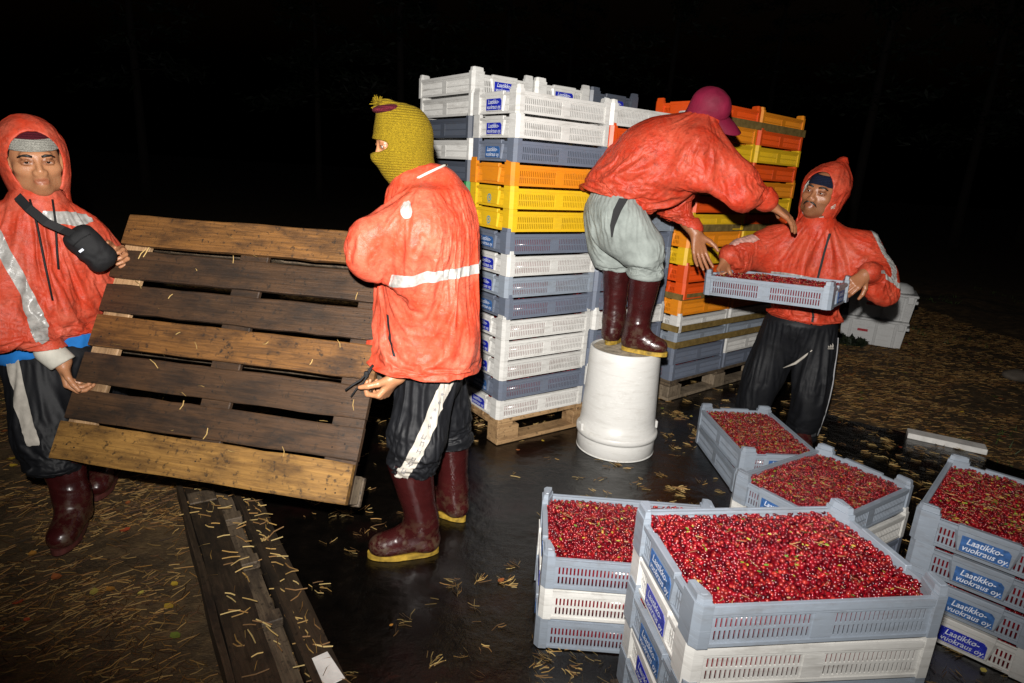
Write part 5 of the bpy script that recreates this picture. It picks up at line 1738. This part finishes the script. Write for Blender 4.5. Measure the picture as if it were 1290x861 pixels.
    for k in range(150):
        dd = nz(rg.normal(0, 1, 3) + H.v(0, .2, .5)); u = nz(np.cross(dd, rg.normal(0, 1, 3))); Lh = rg.uniform(.014, .03)
        b = len(VV); VV += [c - u * .0018, c + u * .0018, c + dd * Lh + u * .0014, c + dd * Lh - u * .0014]; FF.append([b, b + 1, b + 2, b + 3])
    obj('pompom', mesh_np('pompom', np.array(VV) - np.array(B), np.array(FF), M['knit_yellow'], False), bl)
    # trousers and boots
    S = SDF(); S.ell((-.292, 2.13, .70), (.135, .135, .10))
    S.chain([(-.288, 2.085, .69), (-.312, 2.050, .50), (-.330, 2.045, .375)], [.100, .104, .096], .03)
    S.chain([(-.280, 2.22, .70), (-.245, 2.30, .50), (-.225, 2.33, .36)], [.100, .104, .092], .03)
    S.plane((-.33, 2.05, .352), (-.22, 0, -1), .008)
    tr, V, Q, W = make_garment('trousers', (yield spec(S, .0078, pins(('z>', .735, 1), ('z<', .40, .25)), shrink=-.11, inset=.02, drop=lambda c: c[:, 2] < .360)), M['trackpant'], root, B, folds=[((-.32, 2.05, .70), (-.345, 2.045, .36), .3, 12, 3.5, .012, (.45, 0, 1))], seed=4)
    d = nz((-.155, 0, -.36)); w = nz(np.cross(d, (0, 1, 0))); c0 = np.array((-.275, 1.92, .56))
    band('side_stripe', V, Q, [(c0 + w * .023, w), (c0 - w * .023, -w)], M['pant_stripe'], tr, B, W=W, pred=lambda c, n: (n[:, 1] < -.2) & (c[:, 1] < 2.12))
    N0 = vnormals(V, Q); N = vnormals(W, Q); near_ = np.where(N0[:, 1] < -.3)[0]
    for k in range(13):
        q = c0 - d * .155 + d * .026 * k
        ii = near_[np.argmin(np.hypot(V[near_, 0] - q[0], V[near_, 2] - q[2]) + .2 * V[near_, 1])]; p, nn = W[ii], N[ii]
        mb = MB(); ww = .007 if k > 4 else .008
        if k <= 4:
            P = []
            for j in range(10):
                a = math.tau * j / 10; r_ = .0085 if j % 2 == 0 else .0038
                P.append((r_ * math.sin(a), r_ * math.cos(a)))
            V2 = [(x_, z_, 0) for x_, z_ in P]
            mb.add(V2, [list(range(10))])
        else:
            for (x0, x1, y0, y1) in ((-ww, -ww + .003, -.008, .008), (ww - .003, ww, -.008, .008), (-ww, ww, (-.0085, .0055, -.0015)[k % 3], (-.0055, .0085, .0015)[k % 3])):
                mb.add([(x0, y0, 0), (x1, y0, 0), (x1, y1, 0), (x0, y1, 0)], [[0, 1, 2, 3]])
        o = obj('stripe_print', mb.mesh('stripe_print', M['pant_print'], recalc=False), tr)
        zx = nn; yx = nz(-d - zx * np.dot(-d, zx)); xx = np.cross(yx, zx); pp = p + nn * .0055 - np.array(B)
        o.matrix_local = Matrix(((xx[0], yx[0], zx[0], pp[0]), (xx[1], yx[1], zx[1], pp[1]), (xx[2], yx[2], zx[2], pp[2]), (0, 0, 0, 1)))
    boot(root, B, (-.345, 2.045, .42), (-.295, 2.070, .10), (-.95, -.22), .001, rtop=.084, L=.268, seed=5)
    boot(root, B, (-.225, 2.335, .42), (-.205, 2.340, .10), (-.8, .5), .001, rtop=.078, L=.25, seed=6)

# ============ man bending on the bucket
def man_bend():
    gz = .567; B = (.60, 3.165, gz); root = person(B, 'worker in magenta cap and red-orange jacket bending over on the white bucket')
    H = Head((.850, 3.110, 1.735), frame((.86, -.18, -.46), up=(.3, 0, 1), roll=-.55), .90)
    sN = (.790, 2.985, 1.585); eN = (.985, 2.955, 1.465); wN = (1.160, 2.985, 1.350)
    sF = (.800, 3.235, 1.520); eF = (.790, 3.265, 1.295); wF = (.896, 3.205, 1.178)
    S = SDF(); head_prims(S, H, False)
    S.cap((.50, 3.14, 1.41), (.74, 3.11, 1.60), .085, .085, .05)
    S.chain([(.74, 3.11, 1.60), sN, eN, wN], [.07, .05, .042, .030], .02); S.chain([(.74, 3.11, 1.58), sF, eF, wF], [.07, .05, .042, .030], .02)
    hand_prims(S, wN, (.86, .02, -.46), (-.40, .40, -.80), (.30, .85, .30), (.22, .25, .15), .2, 1.12, .4)
    hand_prims(S, wF, (.26, -.22, -.94), (.25, -.93, .25), (.92, .28, -.1), (.15, .15, .12), .05, 1.12, .8)
    finish_body(S, .0045, H, M['skin_b'], root, B)
    eyes(H, root, B)
    S = SDF()
    S.cap((.460, 3.150, 1.395), (.690, 3.120, 1.582), .152, .158, .06)
    S.ell((.58, 3.13, 1.57), (.17, .16, .135), frame((.7, 0, .5)), .08)
    S.ell((.60, 3.12, 1.41), (.13, .15, .10), None, .07)
    S.cap((.780, 3.010, 1.580), (.800, 3.215, 1.550), .102, .100, .09)
    S.cap((.77, 3.11, 1.62), (.845, 3.11, 1.690), .100, .082, .06)
    S.plane((.48, 3.15, 1.310), (-.27, 0, -.96), .012)
    S.chain([sN, eN, (1.135, 2.98, 1.367)], [.095, .080, .056], .06)
    S.chain([sF, eF, (.880, 3.215, 1.196)], [.086, .074, .054], .05)
    jk, V, Q, W = make_garment('jacket', (yield spec(S, .0078, pins(((.845, 3.11, 1.690), .085, 1), ((1.135, 2.98, 1.367), .066, 1), ((.880, 3.215, 1.196), .062, 1), (((.48, 3.15, 1.310), (-.27, 0, -.96)), .014, .95)), drop=lambda c: (c - np.array((.48, 3.15, 1.310))) @ nz((-.27, 0, -.96)) > -.0015)), M['nylon_b'], root, B, folds=[((.45, 3.15, 1.38), (.62, 3.13, 1.50), .24, 3, 13, .012, (.75, 0, -.65)), ((.62, 3.12, 1.50), (.78, 3.1, 1.6), .22, 3, 14, .013, (.6, 0, -.8)), (sN, eN, .14, 3, 13, .012, (.85, 0, -.5)), (eN, wN, .12, 16, 4, .010, (.4, 0, -1)), (sF, eF, .12, 16, 4, .011, None), (eF, wF, .11, 18, 4, .010, None)], seed=4)
    # cap
    S = SDF(); S.ell(H.p(0, -.014, .044), (.076, .094, .082), H.M); S.ell(H.p(0, -.040, -.045), (.076, .064, .085), H.M, .04)
    S.ell(H.p(0, .100, -.055), (.12, .082, .078), H.M, .012, -1)
    cp, _, _ = skin_obj('cap', S, .0045, M['cap_magenta'], root, B, amp=.0025, freq=14, seed=9, rel=1)
    n = 15; Vv = []; Fv = []
    for i in range(n):
        a = math.pi * (i / (n - 1) - .5)
        for (r_, up_) in ((0, 0), (.5, .004), (1, -.004)):
            x_ = math.sin(a) * (.078 + .004 * r_); y_ = .062 * math.cos(a) + .02 + r_ * .112 * (max(0, math.cos(a)) ** .55); z_ = .040 - .018 * (x_ / .08) ** 2 - .028 * r_ + up_
            Vv.append(H.p(x_, y_, z_) - np.array(B)); Vv.append(H.p(x_, y_, z_ - .004) - np.array(B))
    for i in range(n - 1):
        for k in range(2):
            a0 = i * 6 + k * 2; b0 = a0 + 6
            Fv += [[a0, b0, b0 + 2, a0 + 2], [a0 + 1, a0 + 3, b0 + 3, b0 + 1]]
        a0 = i * 6 + 4; Fv.append([a0, a0 + 6, a0 + 7, a0 + 1])
    mb = MB(); mb.add(Vv, Fv); obj('visor', mb.mesh('visor', M['cap_magenta'], smooth=True), cp)
    # undershirt collar seen below the ear
    S = SDF(); S.cap(H.p(0, -.035, -.12), H.p(0, -.04, -.16), .068, .072, .01); skin_obj('shirt_collar', S, .006, M['lining'], root, B)
    # jeans
    S = SDF(); S.ell((.455, 3.15, 1.275), (.142, .170, .130), None)
    S.chain([(.480, 3.075, 1.255), (.610, 3.065, 1.115), (.640, 3.085, .985)], [.122, .104, .093], .02)
    S.chain([(.430, 3.235, 1.255), (.475, 3.250, 1.115), (.520, 3.245, .985)], [.118, .102, .090], .02)
    S.plane((.60, 3.1, .952), (.0, .1, -1), .01)
    je, V, Q, W = make_garment('jeans', (yield spec(S, .0085, pins(('z>', 1.36, 1), ('z<', .968, 1)), shrink=-.065, inset=.018, drop=lambda c: c[:, 2] > 9)), M['jean'], root, B, folds=[((.45, 3.1, 1.28), (.61, 3.07, 1.12), .24, 2.5, 12, .012, (.5, 0, -1)), ((.61, 3.07, 1.1), (.64, 3.09, .96), .14, 16, 4, .010, (.3, 0, 1)), ((.47, 3.25, 1.1), (.52, 3.25, .96), .14, 16, 4, .010, (.3, 0, 1))], seed=4)
    mb = MB(); P = [(.470, 2.945, 1.335), (.445, 2.935, 1.280), (.430, 2.932, 1.210), (.432, 2.930, 1.160)]; ww = [.020, .018, .011, .003]
    Vv = []; 
    for p, w_ in zip(P, ww): Vv += [np.array(p) - np.array(B) + np.array((-w_, 0, 0)), np.array(p) - np.array(B) + np.array((w_, 0, 0)), np.array(p) - np.array(B) + np.array((w_, .004, 0)), np.array(p) - np.array(B) + np.array((-w_, .004, 0))]
    Fv = [[i * 4 + k, i * 4 + (k + 1) % 4, i * 4 + 4 + (k + 1) % 4, i * 4 + 4 + k] for i in range(3) for k in range(4)] + [[0, 1, 2, 3], [15, 14, 13, 12]]
    mb.add(Vv, Fv); obj('belt_end', mb.mesh('belt_end', M['strap_black']), root)
    boot(root, B, (.645, 3.090, 1.02), (.632, 3.095, gz + .09), (.93, -.36), gz, rtop=.084, L=.238, seed=7)
    boot(root, B, (.520, 3.245, 1.02), (.535, 3.240, gz + .09), (.45, .9), gz, rtop=.078, L=.25, seed=8)

# ============ crate carrier on the right
def man_crate():
    B = (1.60, 3.37, 0); root = person(B, 'moustached worker in pointed orange hood and navy headband handing up the berry crate')
    H = Head((1.535, 3.305, 1.405), frame((-.72, -.68, .10), roll=.16), 1.04)
    fdir = nz((-.45, -.89, 0))
    sR = (1.385, 3.430, 1.165); eR = (1.190, 3.375, 1.085); wR = (1.112, 3.345, 1.040)
    sL = (1.785, 3.285, 1.175); eL = (1.865, 3.190, 1.030); wL = (1.715, 3.070, 1.045)
    S = SDF(); head_prims(S, H)
    S.cap((1.585, 3.37, 1.12), (1.585, 3.37, .84), .08, .09, .05)
    S.chain([(1.585, 3.36, 1.13), sR, eR, wR], [.07, .05, .042, .03], .02); S.chain([(1.585, 3.36, 1.13), sL, eL, wL], [.07, .05, .042, .03], .02)
    hand_prims(S, wR, (-.35, -.45, -.80), (.60, -.75, .1), (.55, .70, -.3), (.5, .75, .5), .3, 1.0)
    hand_prims(S, wL, (-.70, -.35, -.55), (-.55, .25, -.80), (.2, -.9, 0), (.6, .8, .5), .3, 1.0)
    finish_body(S, .0036, H, M['skin_b'], root, B, .28)
    eyes(H, root, B, (.05, .1), .002)
    mb = MB()
    for s_ in (-1, 1):
        mb.tube([H.p(s_ * x_, y_, z_) - np.array(B) for (x_, y_, z_) in ((.002, .0985, -.0455), (.014, .0965, -.048), (.026, .088, -.054), (.033, .080, -.064))], [.0040, .0046, .0038, .0015], 6)
    obj('moustache', mb.mesh('moustache', M['hair'], smooth=True), root)
    S = SDF()
    S.cap((1.590, 3.37, .79), (1.585, 3.375, 1.04), .182, .186, .06, 1, (fdir, .84))
    S.cap((1.410, 3.425, 1.125), (1.765, 3.300, 1.125), .098, .098, .10)
    S.cap((1.580, 3.36, 1.15), (1.560, 3.335, 1.245), .112, .092, .06)
    S.plane((1.59, 3.36, .735), (.06, 0, -1), .012)
    S.chain([sR, eR, (1.125, 3.35, 1.062)], [.090, .074, .052], .05)
    S.chain([sL, eL, (1.740, 3.085, 1.052)], [.094, .080, .054], .05)
    jk, V, Q, W = make_garment('jacket', (yield spec(S, .0078, pins(((1.560, 3.335, 1.245), .095, 1), ((1.125, 3.35, 1.062), .062, 1), ((1.740, 3.085, 1.052), .062, 1), ('z<', .755, .95)), drop=lambda c: c[:, 2] < .7365 + .06 * (c[:, 0] - 1.59))), M['nylon_b'], root, B, folds=[((1.59, 3.37, .78), (1.585, 3.37, 1.1), .25, 3, 13, .011, (.25, 0, 1)), (sR, eR, .13, 19, 4.5, .014, None), (eR, wR, .11, 22, 5, .012, None), (sL, eL, .13, 16, 4, .013, (.3, 0, -1)), (eL, wL, .12, 18, 4, .012, None)], seed=4)
    hood(jk, B, H, M['nylon_b'], open_c=(0, .12, -.012), open_r=(.084, .120, .128), peak=(0, -.085, .172), seed=18, amp=.005)
    S = SDF(); S.ell(H.p(0, -.020, -.008), (.1015, .108, .126), H.M); S.ell(H.p(0, -.010, -.008), (.092, .11, .116), H.M, .006, -1); S.ell(H.p(0, .12, -.012), (.084, .120, .120), H.M, .006, -1); S.plane(H.p(0, -.04, 0), H.v(0, -1, 0), .01)
    skin_obj('hood_lining', S, .0045, M['lining'], jk, B, rel=1)
    up = nz((.10, 0, 1)); c0 = np.array((1.56, 3.18, 1.000))
    band('reflective_stripe', V, Q, [(c0 + up * .018, up), (c0 - up * .018, -up)], M['reflect'], jk, B, W=W, pred=lambda c, n: (n @ fdir > .25) & (np.abs(c[:, 0] - 1.565) < .19) & (c[:, 1] < 3.36))
    a0 = np.array(sL); b0 = np.array(eL); ax = nz(b0 - a0); w = nz(np.cross(ax, (.3, -.95, 0))); mid = (a0 + b0) / 2 - w * .02
    band('reflective_stripe', V, Q, [(mid + w * .019, w), (mid - w * .019, -w), (b0 + ax * .03, ax)], M['reflect'], jk, B, W=W, pred=lambda c, n: (n @ nz((.1, -.95, .2)) > .1) & (c[:, 0] > 1.77) & (c[:, 2] > 1.03))
    ax = nz(np.array(wL) - b0); w = nz(np.cross(ax, (.1, -.95, .2))); mid = (b0 + np.array(wL)) / 2 + w * .02
    band('reflective_stripe', V, Q, [(mid + w * .019, w), (mid - w * .019, -w)], M['reflect'], jk, B, W=W, pred=lambda c, n: (n @ nz((.1, -.95, -.1)) > .1) & (c[:, 0] > 1.77) & (c[:, 2] < 1.07) & (c[:, 1] < 3.2))
    ax = nz(np.array(eR) - np.array(sR)); mid = (np.array(sR) + np.array(eR)) / 2
    w = nz(np.cross(ax, (0, -.8, .6)))
    band('reflective_stripe', V, Q, [(np.array(eR) + (0, 0, .075), (0, 0.2, -1)), (np.array(eR) - ax * .12, -ax)], M['reflect_red'], jk, B, W=W, pred=lambda c, n: (n[:, 2] > .55) & (c[:, 0] < 1.36) & (c[:, 1] < 3.44) & (c[:, 1] > 3.33))
    rt = nz((-.89, .45, 0)); c0 = np.array((1.575, 3.2, .9)) + rt * .012
    band('zip', V, Q, [(c0 + rt * .005, rt), (c0 - rt * .005, -rt), ((0, 0, 1.22), (0, 0, 1))], M['strap_black'], jk, B, W=W, pred=lambda c, n: (n @ fdir > .25))
    # navy headband and hair
    S = SDF(); S.ell(H.p(0, -.014, .036), (.0825, .1015, .100), H.M); S.plane(H.p(0, .09, .032), H.v(0, -.10, -1), .005); S.plane(H.p(0, .09, .082), H.v(0, .16, 1), .005)
    skin_obj('headband', S, .004, M['knit_navy'], root, B, rel=1)
    S = SDF(); S.ell(H.p(0, -.020, .030), (.0785, .0955, .090), H.M); S.plane(H.p(0, .050, .0), H.v(0, 1, -.30), .01); S.plane(H.p(0, 0, -.045), H.v(0, 0, -1), .01)
    skin_obj('hair', S, .004, M['hair'], root, B, rel=1)
    # trousers
    S = SDF(); S.ell((1.592, 3.375, .70), (.180, .160, .12))
    S.chain([(1.525, 3.415, .68), (1.465, 3.435, .42), (1.425, 3.460, .06)], [.114, .100, .090], .05)
    S.chain([(1.660, 3.335, .68), (1.675, 3.295, .42), (1.690, 3.340, .06)], [.114, .100, .090], .015)
    S.plane((0, 0, .045), (0, 0, -1), .006)
    tr, V, Q, W = make_garment('trousers', (yield spec(S, .010, pins(('z>', .72, 1), ('z<', .06, .6)), shrink=-.10, inset=.02, drop=lambda c: c[:, 2] < .05)), M['trackpant'], root, B, folds=[((1.53, 3.41, .68), (1.43, 3.46, .06), .17, 11, 3.5, .011, (.4, 0, 1)), ((1.66, 3.33, .68), (1.69, 3.34, .06), .17, 11, 3.5, .011, (-.4, 0, 1))], seed=4)
    N = vnormals(W, Q); V = W
    pts = []
    for z_, x_ in ((.68, 1.775), (.60, 1.775), (.50, 1.762), (.42, 1.755), (.34, 1.757), (.22, 1.757), (.10, 1.757)):
        p, nn = on_surf(V, N, (x_ + .02, 3.22, z_), (.62, -.78, 0)); pts.append(p + nn * .001)
    tubeobj('piping', pts, .0035, 'piping', tr, B)
    p, nn = on_surf(V, N, (1.705, 3.15, .635))
    zx = nn; yx = nz(UPV - zx * zx[2]); xx = np.cross(yx, zx)
    mb = MB()
    for k, h_ in enumerate((.011, .018, .025)):
        x0 = -.017 + k * .012
        mb.add([(x0, 0, 0), (x0 + .009, 0, 0), (x0 + .009 - h_ * .0, h_ * .55, 0), (x0 - .006 + .006, h_, 0)], [[0, 1, 2, 3]])
    mb.add([(-.018, -.008, 0), (.018, -.008, 0), (.018, -.004, 0), (-.018, -.004, 0)], [[0, 1, 2, 3]])
    o = obj('logo', mb.mesh('logo', M['pant_stripe'], recalc=False), tr); pp = p + nn * .007 - np.array(B)
    o.matrix_local = Matrix(((xx[0], yx[0], zx[0], pp[0]), (xx[1], yx[1], zx[1], pp[1]), (xx[2], yx[2], zx[2], pp[2]), (0, 0, 0, 1)))
    tubeobj('crotch_piping', [on_surf(V, N, q)[0] for q in ((1.600, 3.22, .60), (1.572, 3.25, .55), (1.548, 3.28, .50), (1.530, 3.30, .45))], [.003, .007, .008, .002], 'pant_stripe', tr, B)
    boot(root, B, (1.425, 3.455, .20), (1.420, 3.450, .09), (-.5, -.85), .001, rtop=.06, seed=9, sole='sole_dark')
    boot(root, B, (1.690, 3.335, .20), (1.690, 3.330, .09), (-.3, -.95), .001, rtop=.06, seed=10, sole='sole_dark')

GENS = [man_left(), man_mask(), man_bend(), man_crate()]
SPECS = [next(g_) for g_ in GENS]
while SPECS:
    run_sims(SPECS)
    nxt = []
    for g_, sp in zip(list(GENS), SPECS):
        try: nxt.append((g_, g_.send(sp)))
        except StopIteration: pass
    GENS = [a for a, b in nxt]; SPECS = [b for a, b in nxt]
